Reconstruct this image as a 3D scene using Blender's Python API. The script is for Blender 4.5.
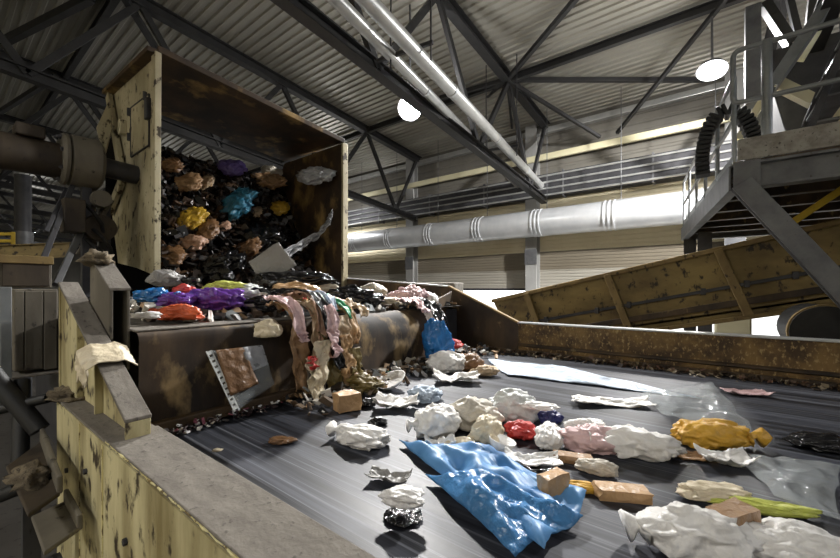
import bpy, bmesh, math, random
from mathutils import Vector, Matrix, noise as mnoise

for o in list(bpy.data.objects): bpy.data.objects.remove(o, do_unlink=True)
scene = bpy.context.scene
COL = scene.collection

# ------------------------------------------------------------------ camera, world, exposure
CAMZ = 2.65; FPX = 373.0; CX = 420.0; CY = 288.0; TH = math.radians(37.3)
cam_d = bpy.data.cameras.new('camera'); cam = bpy.data.objects.new('camera', cam_d); COL.objects.link(cam)
cam_d.sensor_width = 36.0; cam_d.lens = FPX / 840.0 * 36.0; cam_d.shift_y = (CY - 279.0) / 840.0
cam_d.clip_start = 0.02; cam_d.clip_end = 300
cam.location = (0, 0, CAMZ); cam.rotation_euler = (math.radians(90), 0, TH)
scene.camera = cam
w = bpy.data.worlds.new('world'); scene.world = w; w.use_nodes = True
bgn = w.node_tree.nodes['Background']; bgn.inputs[0].default_value = (0.93, 0.96, 1.0, 1); bgn.inputs[1].default_value = 3.0
scene.view_settings.view_transform = 'Standard'; scene.view_settings.look = 'None'
scene.view_settings.gamma = 1.0; scene.view_settings.use_curve_mapping = False
scene.view_settings.exposure = 0.22
LAMP_W = 3000.0      # one hall floodlight in view
SPILL = .05
FILL_W = 520.0       # fill lamps out of view, put in to brighten the hall

# ------------------------------------------------------------------ pixel -> place helpers
FW = Vector((-math.sin(TH), math.cos(TH), 0)); RT = Vector((math.cos(TH), math.sin(TH), 0)); UP = Vector((0, 0, 1))
CAM = Vector((0, 0, CAMZ))
def ray(px, py): return FW + RT * ((px - CX) / FPX) + UP * ((CY - py) / FPX)
def onZ(px, py, z): d = ray(px, py); return CAM + d * ((z - CAMZ) / d.z)
def onY(px, py, y): d = ray(px, py); return CAM + d * (y / d.y)
def onX(px, py, x): d = ray(px, py); return CAM + d * (x / d.x)
def onP(px, py, p, n):
    d = ray(px, py); p = Vector(p); n = Vector(n); return CAM + d * ((p - CAM).dot(n) / d.dot(n))
ROOF0 = CAMZ + 7.4; RSL = 0.0725
def roofz(y, drop=0.0): return ROOF0 - RSL * y - drop
def onRoof(px, py, drop=0.0): return onP(px, py, (0, 0, ROOF0 - drop), (0, RSL, 1))

# ------------------------------------------------------------------ materials
def lin(c):
    if isinstance(c, str):
        c = c.lstrip('#'); c = [int(c[i:i + 2], 16) / 255 for i in (0, 2, 4)]
        c = [x / 12.92 if x <= .04045 else ((x + .055) / 1.055) ** 2.4 for x in c]
    return (c[0], c[1], c[2], 1)
MATS = {}
def newmat(name):
    m = bpy.data.materials.new(name); m.use_nodes = True; MATS[name] = m
    nt = m.node_tree; b = nt.nodes['Principled BSDF']; return m, nt, b
def node(nt, t, **kw):
    n = nt.nodes.new(t)
    for k, v in kw.items(): setattr(n, k, v)
    return n
def noise_fac(nt, vec, scale, lo, hi, detail=6, rough=.6):
    n = node(nt, 'ShaderNodeTexNoise'); n.inputs['Scale'].default_value = scale
    n.inputs['Detail'].default_value = detail; n.inputs['Roughness'].default_value = rough
    nt.links.new(vec, n.inputs['Vector'])
    r = node(nt, 'ShaderNodeMapRange'); r.inputs[1].default_value = lo; r.inputs[2].default_value = hi
    nt.links.new(n.outputs['Fac'], r.inputs[0]); return r.outputs[0], n.outputs['Fac']
def mixc(nt, fac, a, b):
    m = node(nt, 'ShaderNodeMix', data_type='RGBA')
    nt.links.new(fac, m.inputs[0])
    for v, i in ((a, 6), (b, 7)):
        if isinstance(v, (tuple, list, str)): m.inputs[i].default_value = lin(v)
        else: nt.links.new(v, m.inputs[i])
    return m.outputs[2]
def mapped(nt, scale=(1, 1, 1), loc=(0, 0, 0)):
    tc = node(nt, 'ShaderNodeTexCoord'); mp = node(nt, 'ShaderNodeMapping')
    mp.inputs['Scale'].default_value = scale; mp.inputs['Location'].default_value = loc
    nt.links.new(tc.outputs['Object'], mp.inputs['Vector']); return mp.outputs['Vector']
def bump(nt, b, h, strength=.3, dist=.01):
    n = node(nt, 'ShaderNodeBump'); n.inputs['Strength'].default_value = strength; n.inputs['Distance'].default_value = dist
    nt.links.new(h, n.inputs['Height']); nt.links.new(n.outputs['Normal'], b.inputs['Normal'])
def grime(name, base, dirt, spot, scale=3, dl=.4, dh=.65, sl=.58, sh=.64, sscale=12, stretch=(1, 1, .35), rough=.65, metal=0, bs=.3):
    """painted or bare steel with broad dirt and small chips / rust spots"""
    m, nt, b = newmat(name)
    v = mapped(nt, stretch); v2 = mapped(nt, (1, 1, .6), (3, 7, 1))
    f1, h1 = noise_fac(nt, v, scale, dl, dh, 8); f2, h2 = noise_fac(nt, v2, sscale, sl, sh, 5)
    c = mixc(nt, f1, base, dirt); c = mixc(nt, f2, c, spot)
    nt.links.new(c, b.inputs['Base Color']); b.inputs['Metallic'].default_value = metal; b.inputs['Roughness'].default_value = rough
    bump(nt, b, h2, bs, .01); return m
grime('cream_paint', '#cbc196', '#84774f', '#3a2f1f', 4.2, .38, .66, .56, .64, 11, (1, 1, .2))
grime('dust_top', '#746e65', '#5d574f', '#454038', 6, .35, .7, .60, .70, 34, (1, 3, 1), .9, 0, .6)
grime('chipped_edge', '#d8cf9c', '#bfae6c', '#6b5a34', 8, .4, .65, .56, .6, 26)
grime('rust_guide', '#7f6439', '#46341f', '#a88f60', 4, .38, .60, .54, .66, 34, (1, 1, 1), .75, 0, 1.0)
grime('rust_dark', '#5b4830', '#2c2219', '#8f7a50', 2.0, .36, .6, .62, .72, 7, (1, 1, .4), .6)
grime('apron_brown', '#4e3c28', '#1f1710', '#8a7450', 2.6, .38, .60, .55, .68, 4.2, (1, 1, .35), .75)
grime('hood_paint', '#bdb496', '#857a5c', '#3a3020', 1.8, .4, .68, .57, .63, 9, (1, 1, .5), .6)
grime('hood_inner', '#4a3722', '#21170e', '#a0834e', 1.6, .35, .62, .55, .70, 1.7, (1, 1, 1), .7)
grime('trough_paint', '#9a8550', '#5a4927', '#2a2012', 1.6, .36, .64, .56, .63, 9, (.5, .5, 1), .6)
grime('trough_rib', '#8f7a4c', '#6a5632', '#3a2e1a', 3, .35, .68, .6, .66, 11)
grime('machine_grey', '#6d675a', '#4a443a', '#2d2720', 2.5, .4, .7, .62, .68, 12)
grime('machine_brown', '#473c2d', '#2c241b', '#221a12', 3, .4, .65, .58, .66, 12)
grime('steel_grey', '#6f7072', '#55565a', '#47423c', 4, .4, .7, .64, .72, 20, (1, 1, 1), .5, .3, .1)
grime('steel_dark', '#47474a', '#35353a', '#2c2926', 4, .4, .7, .64, .72, 20, (1, 1, 1), .55, .3, .1)
grime('truss_steel', '#39393a', '#2e2e30', '#282624', 3, .4, .7, .64, .72, 16, (1, 1, 1), .6, .2, .1)
grime('roof_sheet', '#aaa89f', '#96938a', '#85837b', 1.2, .4, .7, .7, .8, 8, (.15, 1, 1), .45, .35, .05)
grime('wall_dark', '#76736b', '#67645e', '#5c5a54', .8, .35, .7, .7, .8, 8, (1, 1, .3), .6, .1, .05)
grime('wall_beige', '#dfd6bb', '#d2c7a9', '#b0a58a', .8, .35, .7, .7, .8, 8, (1, 1, .3), .6, 0, .05)
grime('door_brown', '#7d7566', '#6c6558', '#5c564b', .8, .35, .7, .7, .8, 8, (.3, 1, 1), .55, .1, .05)
grime('door_grey', '#a8a49a', '#99948a', '#85817a', .8, .35, .7, .7, .8, 8, (.3, 1, 1), .55, .1, .05)
grime('column_paint', '#9a9a98', '#8a8a88', '#777775', 2, .4, .7, .66, .74, 14, (1, 1, .4), .6)
grime('zinc', '#d6d8db', '#c4c8cc', '#b0b3b8', 2, .4, .7, .66, .76, 16, (1, 1, 1), .34, .4, .03)
grime('pipe_zinc', '#c4c5c4', '#aeb0b0', '#96938c', 3, .4, .7, .66, .76, 16, (1, 1, 1), .35, .55, .03)
grime('concrete', '#5c5853', '#4a4641', '#36322e', 1.2, .35, .7, .6, .7, 10, (1, 1, 1), .9)
grime('pavement_light', '#c9c7c1', '#bbb8b1', '#a5a29b', .6, .35, .7, .6, .7, 6, (1, 1, 1), .9)
grime('grey_rough', '#a39f97', '#827d75', '#4a463f', 9, .4, .65, .6, .68, 40, (1, 1, 1), .85)
grime('rail_steel', '#8e9294', '#7b7f80', '#5f605e', 5, .4, .7, .66, .74, 20, (1, 1, 1), .4, .4, .05)
grime('rubber_black', '#1b1b1b', '#121212', '#26241f', 6, .4, .7, .62, .7, 20, (1, 1, 1), .6)
grime('dirt_clump', '#766a55', '#544a3a', '#382f24', 14, .38, .62, .55, .65, 50, (1, 1, 1), .95, 0, .8)
grime('bar_white', '#ded8b8', '#cfc8a4', '#b5ad8a', 2, .4, .7, .66, .76, 12, (.3, 1, 1), .6)
grime('yellow_paint', '#c9a92c', '#a98d24', '#5a4a1a', 3, .4, .7, .64, .7, 14)
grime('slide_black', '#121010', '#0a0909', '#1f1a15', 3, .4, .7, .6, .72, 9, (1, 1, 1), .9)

def belt_mat(name, dark, light, rlo, rhi, sx=.25, sy=9.0):
    m, nt, b = newmat(name)
    v = mapped(nt, (sx, sy, 1)); f1, h1 = noise_fac(nt, v, 1.6, .42, .70, 8, .65)
    v2 = mapped(nt, (sx * .6, sy * 3.2, 1), (5, 2, 0)); f2, h2 = noise_fac(nt, v2, 2.0, .55, .8, 4)
    c = mixc(nt, f1, dark, light); c = mixc(nt, f2, c, '#878a92')
    nt.links.new(c, b.inputs['Base Color'])
    r = node(nt, 'ShaderNodeMapRange'); r.inputs[3].default_value = rlo; r.inputs[4].default_value = rhi
    nt.links.new(h1, r.inputs[0]); nt.links.new(r.outputs[0], b.inputs['Roughness'])
    b.inputs['Specular IOR Level'].default_value = .4
    bump(nt, b, h2, .12, .004); return m
belt_mat('belt_rubber', '#16171b', '#4c4f58', .34, .62)
belt_mat('upper_belt', '#37332e', '#5a544b', .3, .6, 4.0, 1.0)

def plastic(name, c, rough=.35, wr=22, bs=.55, alpha=1.0, c2=None, spec=.5, trans=0.0):
    m, nt, b = newmat(name)
    v = mapped(nt); f, h = noise_fac(nt, v, wr, .35, .65, 4, .55)
    n2 = node(nt, 'ShaderNodeTexVoronoi', feature='DISTANCE_TO_EDGE'); n2.inputs['Scale'].default_value = wr * .6
    nt.links.new(v, n2.inputs['Vector'])
    if c2 is None:
        l = lin(c); c2 = (l[0] * .72, l[1] * .70, l[2] * .68)
    f3, h3 = noise_fac(nt, v, 5, .45, .7, 5)
    nt.links.new(mixc(nt, f3, c, c2), b.inputs['Base Color'])
    b.inputs['Roughness'].default_value = rough; b.inputs['Specular IOR Level'].default_value = spec
    a = node(nt, 'ShaderNodeMath', operation='ADD'); nt.links.new(h, a.inputs[0]); nt.links.new(n2.outputs['Distance'], a.inputs[1])
    bump(nt, b, a.outputs[0], bs, .02)
    if alpha < 1: b.inputs['Alpha'].default_value = alpha
    return m
PL = dict(white='#e6e4e0', cream='#d9ccb0', beige='#c0a888', blue='#4a80b2', deepblue='#2a6fb0', purple='#6a3f9a', orange='#d8643a',
          red='#c23a34', green='#2f9a68', lime='#b9bf58', yellow='#d2a23a', navy='#2a2f68', pink='#d8b8b8', brown='#7a5a3c',
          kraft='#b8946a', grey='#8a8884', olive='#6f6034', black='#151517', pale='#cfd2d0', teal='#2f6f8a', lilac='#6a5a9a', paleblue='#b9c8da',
          rindyellow='#d6a81e', tan='#9a7a58', skin='#c09a82', silver='#9a9ca0', dirtywhite='#bdb6a8', mustard='#b8942c')
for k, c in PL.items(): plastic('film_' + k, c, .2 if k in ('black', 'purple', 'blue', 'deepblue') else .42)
MATS['slide_black'].node_tree.nodes['Principled BSDF'].inputs['Specular IOR Level'].default_value = .12
plastic('film_clear', '#cfd6d8', .1, 14, .7, .22)
plastic('film_sleeve', '#9aa0a2', .08, 10, .4, .32)
plastic('film_bluefilm', '#5a8fc0', .45, 9, .22, .95, '#3a72a8')
def stuff_mat(name, cols, rough=.6):
    m, nt, b = newmat(name)
    g = node(nt, 'ShaderNodeNewGeometry'); r = node(nt, 'ShaderNodeValToRGB'); r.color_ramp.interpolation = 'CONSTANT'
    el = r.color_ramp.elements
    while len(el) < len(cols): el.new(.5)
    for i, c in enumerate(cols): el[i].position = i / len(cols); el[i].color = lin(c)
    nt.links.new(g.outputs['Random Per Island'], r.inputs[0]); nt.links.new(r.outputs[0], b.inputs['Base Color'])
    b.inputs['Roughness'].default_value = rough; return m
stuff_mat('mixed_waste', ['#1a1a1a', '#b8b2a6', '#2c241c', '#8a7050', '#5a4632', '#141414', '#d8d4cc', '#4a3a2c', '#a88a68', '#222', '#6a5a48', '#8a8f90'] if False else
          ['#1a1a1a', '#b8b2a6', '#2c241c', '#8a7050', '#5a4632', '#141414', '#d8d4cc', '#4a3a2c', '#a88a68', '#222222', '#6a5a48', '#8a8f90'])
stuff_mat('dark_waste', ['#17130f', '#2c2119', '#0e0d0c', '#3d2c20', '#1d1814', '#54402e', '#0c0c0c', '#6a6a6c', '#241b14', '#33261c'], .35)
stuff_mat('edge_waste', ['#3a2c1e', '#7a6a50', '#4b3826', '#a89c88', '#2c2118', '#5d4a34', '#8a7c64', '#40301f', '#7a5e50', '#33261a'])
stuff_mat('colour_waste', ['#8a4a5a', '#c8c4bc', '#3a2c2c', '#4a3a34', '#c8c8c8', '#222222', '#2c2420', '#d0cdc6'])
def emis(name, c, s):
    m, nt, b = newmat(name); b.inputs['Emission Color'].default_value = lin(c); b.inputs['Emission Strength'].default_value = s
    b.inputs['Base Color'].default_value = lin(c); return m
emis('lamp_glass', '#f2f5ff', 60.0)

# ------------------------------------------------------------------ mesh building
class MB:
    def __init__(s): s.v = []; s.f = []
    def add(s, vs, fs):
        n = len(s.v); s.v += [Vector(v) for v in vs]; s.f += [tuple(i + n for i in f) for f in fs]; return s
    def box(s, a, b):
        (x0, y0, z0), (x1, y1, z1) = a, b
        return s.add([(x0, y0, z0), (x1, y0, z0), (x1, y1, z0), (x0, y1, z0), (x0, y0, z1), (x1, y0, z1), (x1, y1, z1), (x0, y1, z1)],
                     [(0, 3, 2, 1), (4, 5, 6, 7), (0, 1, 5, 4), (1, 2, 6, 5), (2, 3, 7, 6), (3, 0, 4, 7)])
    def prism(s, poly, off):
        n = len(poly); p = [Vector(q) for q in poly]; o = Vector(off)
        return s.add(p + [q + o for q in p], [tuple(range(n))[::-1], tuple(range(n, 2 * n))] + [(i, (i + 1) % n, n + (i + 1) % n, n + i) for i in range(n)])
    def frame(s, p0, p1, up):
        p0 = Vector(p0); p1 = Vector(p1); d = (p1 - p0).normalized(); u = Vector(up)
        x = d.cross(u)
        if x.length < 1e-4: x = d.cross(Vector((1, 0, 0)))
        x.normalize(); y = x.cross(d).normalized(); return p0, p1, x, y
    def section(s, p0, p1, pts, up=(0, 0, 1)):
        p0, p1, x, y = s.frame(p0, p1, up)
        return s.prism([p0 + x * a + y * b for a, b in pts], p1 - p0)
    def beam(s, p0, p1, w, h, up=(0, 0, 1)):
        a, b = w / 2, h / 2; return s.section(p0, p1, [(-a, -b), (a, -b), (a, b), (-a, b)], up)
    def ibeam(s, p0, p1, w, h, tf=.02, tw=.015, up=(0, 0, 1)):
        a, b, c = w / 2, h / 2, tw / 2
        return s.section(p0, p1, [(-a, -b), (a, -b), (a, -b + tf), (c, -b + tf), (c, b - tf), (a, b - tf), (a, b), (-a, b), (-a, b - tf), (-c, b - tf), (-c, -b + tf), (-a, -b + tf)], up)
    def cbeam(s, p0, p1, w, h, t=.015, up=(0, 0, 1)):
        a, b = w / 2, h / 2
        return s.section(p0, p1, [(-a, -b), (a, -b), (a, -b + t), (-a + t, -b + t), (-a + t, b - t), (a, b - t), (a, b), (-a, b)], up)
    def tube(s, pts, r, n=12, cap=True, rr=None):
        pts = [Vector(p) for p in pts]; N = len(pts); vs = []; fs = []; px = None
        for i, p in enumerate(pts):
            d = (pts[min(i + 1, N - 1)] - pts[max(i - 1, 0)]).normalized()
            if px is None:
                px = d.cross(Vector((0, 0, 1)))
                if px.length < 1e-3: px = d.cross(Vector((1, 0, 0)))
            px = (px - d * px.dot(d)).normalized(); py = d.cross(px); q = rr[i] if rr else r
            vs += [p + (px * math.cos(2 * math.pi * k / n) + py * math.sin(2 * math.pi * k / n)) * q for k in range(n)]
        for i in range(N - 1):
            for k in range(n): fs.append((i * n + k, i * n + (k + 1) % n, (i + 1) * n + (k + 1) % n, (i + 1) * n + k))
        if cap: fs += [tuple(range(n))[::-1], tuple(range((N - 1) * n, N * n))]
        return s.add(vs, fs)
    def grid(s, fn, nu, nv):
        vs = [fn(i / nu, j / nv) for j in range(nv + 1) for i in range(nu + 1)]
        return s.add(vs, [(j * (nu + 1) + i, j * (nu + 1) + i + 1, (j + 1) * (nu + 1) + i + 1, (j + 1) * (nu + 1) + i) for j in range(nv) for i in range(nu)])
ORG = {}
def link(name, me, mat, loc, parent=None):
    o = bpy.data.objects.new(name, me); COL.objects.link(o)
    if mat: me.materials.append(MATS[mat])
    loc = Vector(loc)
    if parent: o.parent = parent; o.location = loc - ORG[parent.name]
    else: o.location = loc
    ORG[o.name] = loc; return o
def obj(name, mb, mat, parent=None, bevel=0, smooth=False, solid=0, recalc=True, origin=None):
    if parent is not None: org = ORG[parent.name].copy()
    elif origin is not None: org = Vector(origin)
    else:
        xs = [v.x for v in mb.v]; ys = [v.y for v in mb.v]; zs = [v.z for v in mb.v]
        org = Vector(((min(xs) + max(xs)) / 2, (min(ys) + max(ys)) / 2, min(zs)))
    me = bpy.data.meshes.new(name); me.from_pydata([v - org for v in mb.v], [], mb.f); me.update()
    if recalc:
        bm = bmesh.new(); bm.from_mesh(me); bmesh.ops.recalc_face_normals(bm, faces=bm.faces); bm.to_mesh(me); bm.free()
    if smooth:
        me.polygons.foreach_set('use_smooth', [True] * len(me.polygons))
        if smooth == 'auto': me.set_sharp_from_angle(angle=math.radians(40))
    o = link(name, me, mat, org, parent)
    if bevel:
        b = o.modifiers.new('bevel', 'BEVEL'); b.width = bevel; b.segments = 2; b.limit_method = 'ANGLE'; b.angle_limit = math.radians(40)
    if solid:
        sm = o.modifiers.new('solid', 'SOLIDIFY'); sm.thickness = solid; sm.offset = 0
    return o
def thing(name, loc, label=None, cat=None, group=None, kind=None):
    o = bpy.data.objects.new(name, None); COL.objects.link(o); o.location = loc; o.empty_display_size = .1; ORG[o.name] = Vector(loc)
    return tag(o, label, cat, group, kind)
def tag(o, label=None, cat=None, group=None, kind=None):
    if label: o['label'] = label
    if cat: o['category'] = cat
    if group: o['group'] = group
    if kind: o['kind'] = kind
    return o

# ------------------------------------------------------------------ the hall shell
XL, XR, YB, YF = -62.0, 14.0, 14.4, -7.0
tag(obj('floor', MB().box((XL, YF, -.2), (XR, YB + .1, 0)), 'concrete'), 'dark dusty concrete hall floor', kind='structure')
tag(obj('ground', MB().box((XL - 20, YB + .1, -.3), (XR + 20, YB + 40, -.02)), 'pavement_light'), 'bright paved yard outside the open hall doors', kind='structure')
ceil = thing('ceiling', (0, 0, ROOF0), 'corrugated grey metal sheet roof', kind='structure')
SW = .92
def roof_sheet(y0):
    prof = []
    for k in range(4):
        b = y0 + k * SW / 4
        prof += [(b, 0), (b + .10, 0), (b + .125, -.042), (b + .20, -.042), (b + .225, 0)]
    prof.append((y0 + SW + .03, 0))
    m = MB(); lift = .006
    n = len(prof)
    vs = [(x, y, roofz(y) + dz + lift * (i / n)) for x in (XL, XR) for i, (y, dz) in enumerate(prof)]
    m.add(vs, [(i, i + 1, n + i + 1, n + i) for i in range(n - 1)]); return m
for k in range(24):
    obj('roof_sheet', roof_sheet(YB + .3 - SW * (k + 1)), 'roof_sheet', ceil)
tag(obj('wall_left', MB().box((XL - .2, YF, 0), (XL, YB + .2, 12)), 'wall_dark'), 'far end wall of the hall', kind='structure')
tag(obj('wall_right', MB().box((XR, YF, 0), (XR + .2, YB + .2, 12)), 'wall_dark'), 'end wall of the hall', kind='structure')
tag(obj('wall_front', MB().box((XL, YF - .2, 0), (XR, YF, 12)), 'wall_beige'), 'long wall of the hall opposite the doors', kind='structure')

def ribbed(x0, x1, z0, z1, y, pitch, dep, n=None):
    m = MB(); prof = []; z = z0
    while z < z1 - 1e-4:
        e = min(z + pitch, z1); h = e - z
        prof += [(y, z), (y, z + h * .55), (y + dep, z + h * .7), (y + dep, z + h * .9)]; z = e
    prof.append((y, z1)); n = len(prof)
    m.add([(x, py, pz) for x in (x0, x1) for py, pz in prof], [(i, i + 1, n + i + 1, n + i) for i in range(n - 1)]); return m
wall = thing('wall_back', (0, YB, 0), 'long back wall of ribbed grey and beige metal panels', kind='structure')
colX = [-5.3 - 6 * k for k in range(-3, 10)]
dn = 0
for x in colX:
    x0, x1 = x - 6, x
    obj('wall_panel', ribbed(x0, x1, 6.05, 9.2, YB, .32, .035), 'wall_dark', wall)
    obj('wall_panel', ribbed(x0, x1, 4.05, 6.05, YB, .16, .02), 'wall_beige', wall)
    dn += 1
    d = thing('door_%d' % dn, (x - 3, YB, 2.6), 'half raised ribbed metal hall door', kind='structure')
    obj('door_section', ribbed(x0 + .2, x1 - .2, 3.36, 4.05, YB - .03, .115, .02), 'door_brown', d)
    obj('door_section', ribbed(x0 + .2, x1 - .2, 2.62, 3.36, YB - .03, .115, .02), 'door_grey', d)
    obj('bottom_rail', MB().box((x0 + .2, YB - .06, 2.54), (x1 - .2, YB + .02, 2.64)), 'steel_dark', d, .01)
for i, x in enumerate(colX):
    c = thing('wall_column', (x, YB - .3, 0))
    lab = {-5.3: 'grey painted steel column on back wall right of the hood, nearer the inclined trough', -11.3: 'grey painted steel column on back wall just right of the hood'}.get(round(x, 1))
    tag(c, lab or ('grey painted steel column on back wall, hidden far from the hood' if x > -5 else 'grey painted steel column on back wall, behind the hood'), 'column', 'columns along the back wall')
    obj('shaft', MB().ibeam((x, YB - .22, 0), (x, YB - .22, 8.9), .44, .4, .03, .03, (0, 1, 0)), 'column_paint', c, .004)
    obj('base_plate', MB().box((x - .3, YB - .5, 0), (x + .3, YB - .02, .03)), 'column_paint', c, .004)
    obj('splice_plate', MB().box((x - .24, YB - .45, 3.55), (x + .24, YB - .423, 4.15)), 'steel_grey', c, .004)

# eave gutter, white tie bar along the wall
tag(obj('trim_1', MB().box((XL, YB - .25, 8.55), (XR, YB - .02, 8.75)), 'pipe_zinc', bevel=.02), 'bright metal eave strip where roof meets wall', kind='structure')
tb = onY(700, 124, YB - .5); tag(obj('tie_bar', MB().beam((XL + .3, tb.y, tb.z), (XR - .3, tb.y, tb.z), .12, .22), 'bar_white', bevel=.01), 'long cream painted bar running along the upper back wall', 'beam')
rack = thing('pipe_rack', (-5, YB - .2, 6.1), 'rack of four thin pipes running along the back wall above the duct', 'pipe rack')
obj('dark_backing', MB().box((XL + .5, YB - .43, 6.06), (XR - .5, YB - .42, 6.92)), 'steel_dark', rack)  # dark plate behind the pipes, darkening the gaps between them
for k in range(4):
    z = 6.12 + .24 * k; obj('pipe', MB().tube([(XL + .5, YB - .48, z), (XR - .5, YB - .48, z)], .035, 8), 'pipe_zinc', rack, smooth='auto')
for x in colX[2:9]:
    for dx in (-2, 1.2): obj('bracket', MB().box((x + dx - .03, YB - .445, 6.02), (x + dx + .03, YB - .012, 6.98)), 'steel_grey', rack, .004)

# ventilation duct
duct = thing('ventilation_duct', (-5, 13.3, 4.5), 'wide silver ventilation duct hung along the back wall', 'duct')
DZ = 4.99
xs = [XL + 1] + [-40 + 2.35 * k for k in range(22)] + [XR - .5]
for a, b in zip(xs[:-1], xs[1:]):
    obj('duct_section', MB().tube([(a, 13.3, DZ), (b, 13.3, DZ)], .48, 28, cap=(a == xs[0] or b == xs[-1])), 'zinc', duct, smooth='auto')
for b in xs[1:-1]:
    for dx in (-.14, 0, .14):
        obj('ring', MB().tube([(b + dx - .022, 13.3, DZ), (b + dx + .022, 13.3, DZ)], .5, 28), 'zinc', duct, smooth='auto')
for b in xs[8:-1:1]:
    obj('hanger', MB().tube([(b + .3, 13.3, DZ + .45), (b + .3, 13.3, roofz(13.3))], .012, 6), 'steel_grey', duct)

# ------------------------------------------------------------------ roof trusses
CHZ = CAMZ + 3.95
def chz(y): return CAMZ + 4.45 - .08 * y
tn = {-4.8: 'grey steel roof truss running beside the twin silver pipes', -10.95: 'grey steel roof truss passing above and behind the yellow hood',
      1.35: 'grey steel roof truss above the right platform railing', -17.1: 'second steel roof truss left beyond the hood, dark in shadow',
      -23.2: 'third steel roof truss left beyond the hood, dark in shadow', -29.2: 'fourth steel roof truss beyond the hood in the dark far hall',
      -35.2: 'fifth steel roof truss beyond the hood in the dark far hall', -41.2: 'sixth steel roof truss beyond the hood in the dark far hall',
      -47.2: 'seventh and smallest seen roof truss in the dark far hall', -53.2: 'last roof truss before the far end wall'}
YN = [-4.6, -.75, 3.1, 6.95, 10.8, 14.3]; YM = [-2.7, 1.2, 5.0, 8.9, 12.6]
for X, lab in tn.items():
    t = thing('roof_truss', (X, 5, CHZ), lab, 'truss', 'steel roof trusses')
    obj('top_chord', MB().ibeam((X, YF + .1, roofz(YF, .19)), (X, YB - .05, roofz(YB, .19)), .24, .28, .03, .02), 'truss_steel', t)
    obj('bottom_chord', MB().ibeam((X, YF + .1, chz(YF)), (X, YB - .35, chz(YB)), .22, .24, .03, .02), 'truss_steel', t)
    for i in range(5):
        for yn in (YN[i], YN[i + 1]):
            if yn > 14: continue
            obj('diagonal', MB().beam((X, YM[i], chz(YM[i])), (X, yn, roofz(yn, .25)), .1, .14), 'truss_steel', t)
    obj('diagonal', MB().beam((X, 12.6, chz(12.6)), (X, 14.1, roofz(14.1, .25)), .1, .12), 'truss_steel', t)
for y, lab in ((10.8, 'steel purlin strut crossing the roof from the truss node to the right'), (2.7, 'dark steel purlin crossing the roof above the hood')):
    tag(obj('purlin', MB().ibeam((XL + .2, y, roofz(y, .2)), (XR - .2, y, roofz(y, .2)), .14, .2, .02, .015), 'truss_steel'), lab, 'beam', 'roof purlins')
nodep = Vector((-4.8, 10.7, roofz(10.7, .25)))
def brace(p0, p1, lab, wd=.12, h=.12, mt='truss_steel'):
    tag(obj('roof_brace', MB().beam(p0, p1, wd, h), mt, bevel=.008), lab, 'brace', 'roof braces')
brace(nodep, onRoof(580, -6, .2), 'steel roof brace rising right from the truss node to the picture top')
brace(nodep, onRoof(705, 80, .3), 'steel roof brace running level right from the truss node')
brace(nodep, onY(600, 137, YB - .5), 'steel knee brace dropping right from the truss node to the wall bar', .1, .1)
brace(onRoof(728, -4, .25), onY(617, 133, YB - .5), 'thin steel knee brace dropping from upper right to the wall bar', .1, .1)
brace(nodep, onRoof(440, 98, .3), 'steel roof brace running left from the truss node')
brace(nodep, onP(470, 112, (-4.8, 12.6, 0), (0, 1, 0)), 'short steel strut falling left below the truss node', .08, .08)
brace(nodep, onP(512, 128, (-4.8, 14, 0), (0, 1, 0)), 'short steel strut falling straight below the truss node', .08, .08)
brace(onRoof(-6, 47, .5), onRoof(92, -3, .25), 'dark diagonal roof brace in the upper left corner', .16, .2)
brace(onRoof(124, -3, .4), onRoof(162, 58, .4), 'dark diagonal roof brace reaching the hood top corner', .14, .14)
brace(onRoof(0, 112, .4), onRoof(56, 77, .4), 'dark roof brace low in the upper left corner', .14, .16)
brace(onRoof(62, 80, .4), onRoof(100, 132, .4), 'dark roof brace descending behind the hood plate', .14, .14)

# twin pipes under the truss
for dx, r, lab, y0, y1 in ((-.32, .10, 'thinner silver pipe of the pair below the roof, on the left', 'a', 0), (.1, .12, 'thicker silver pipe of the pair below the roof, on the right', 'b', 0)):
    p1 = onY(519 if dx < 0 else 542, 187, YB - .25); p0 = onZ(337 if dx < 0 else 367, 0, p1.z + .05)
    p00 = p0 - (p1 - p0) * .9
    t = thing('roof_pipe', p1, lab, 'pipe', 'twin silver roof pipes')
    obj('pipe', MB().tube([p00, p1], r, 20), 'pipe_zinc', t, smooth='auto')
    for q in (.25, .5, .78):
        c = p0.lerp(p1, q); d = (p1 - p0).normalized()
        obj('collar', MB().tube([c - d * .03, c + d * .03], r + .012, 20), 'zinc', t, smooth='auto')
for q, lab in ((.14, 'dark clamp bracket carrying the twin pipes near the picture top'), (.62, 'dark clamp bracket carrying the twin pipes below the wall lamp')):
    a = onZ(340, 0, 6.5).lerp(onY(524, 187, YB - .25), q); b = onZ(363, 0, 6.5).lerp(onY(540, 187, YB - .25), q)
    t = thing('pipe_hanger', a, lab, 'bracket', 'pipe hangers')
    obj('cross_bar', MB().beam(a + Vector((-.5, 0, .18)), b + Vector((.28, 0, .18)), .05, .06), 'steel_dark', t)
    for p in (a + Vector((-.2, 0, 0)), b + Vector((.24, 0, 0))):
        obj('rod', MB().tube([p + Vector((0, 0, -.1)), Vector((p.x, p.y, roofz(p.y)))], .015, 6), 'steel_dark', t)

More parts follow.
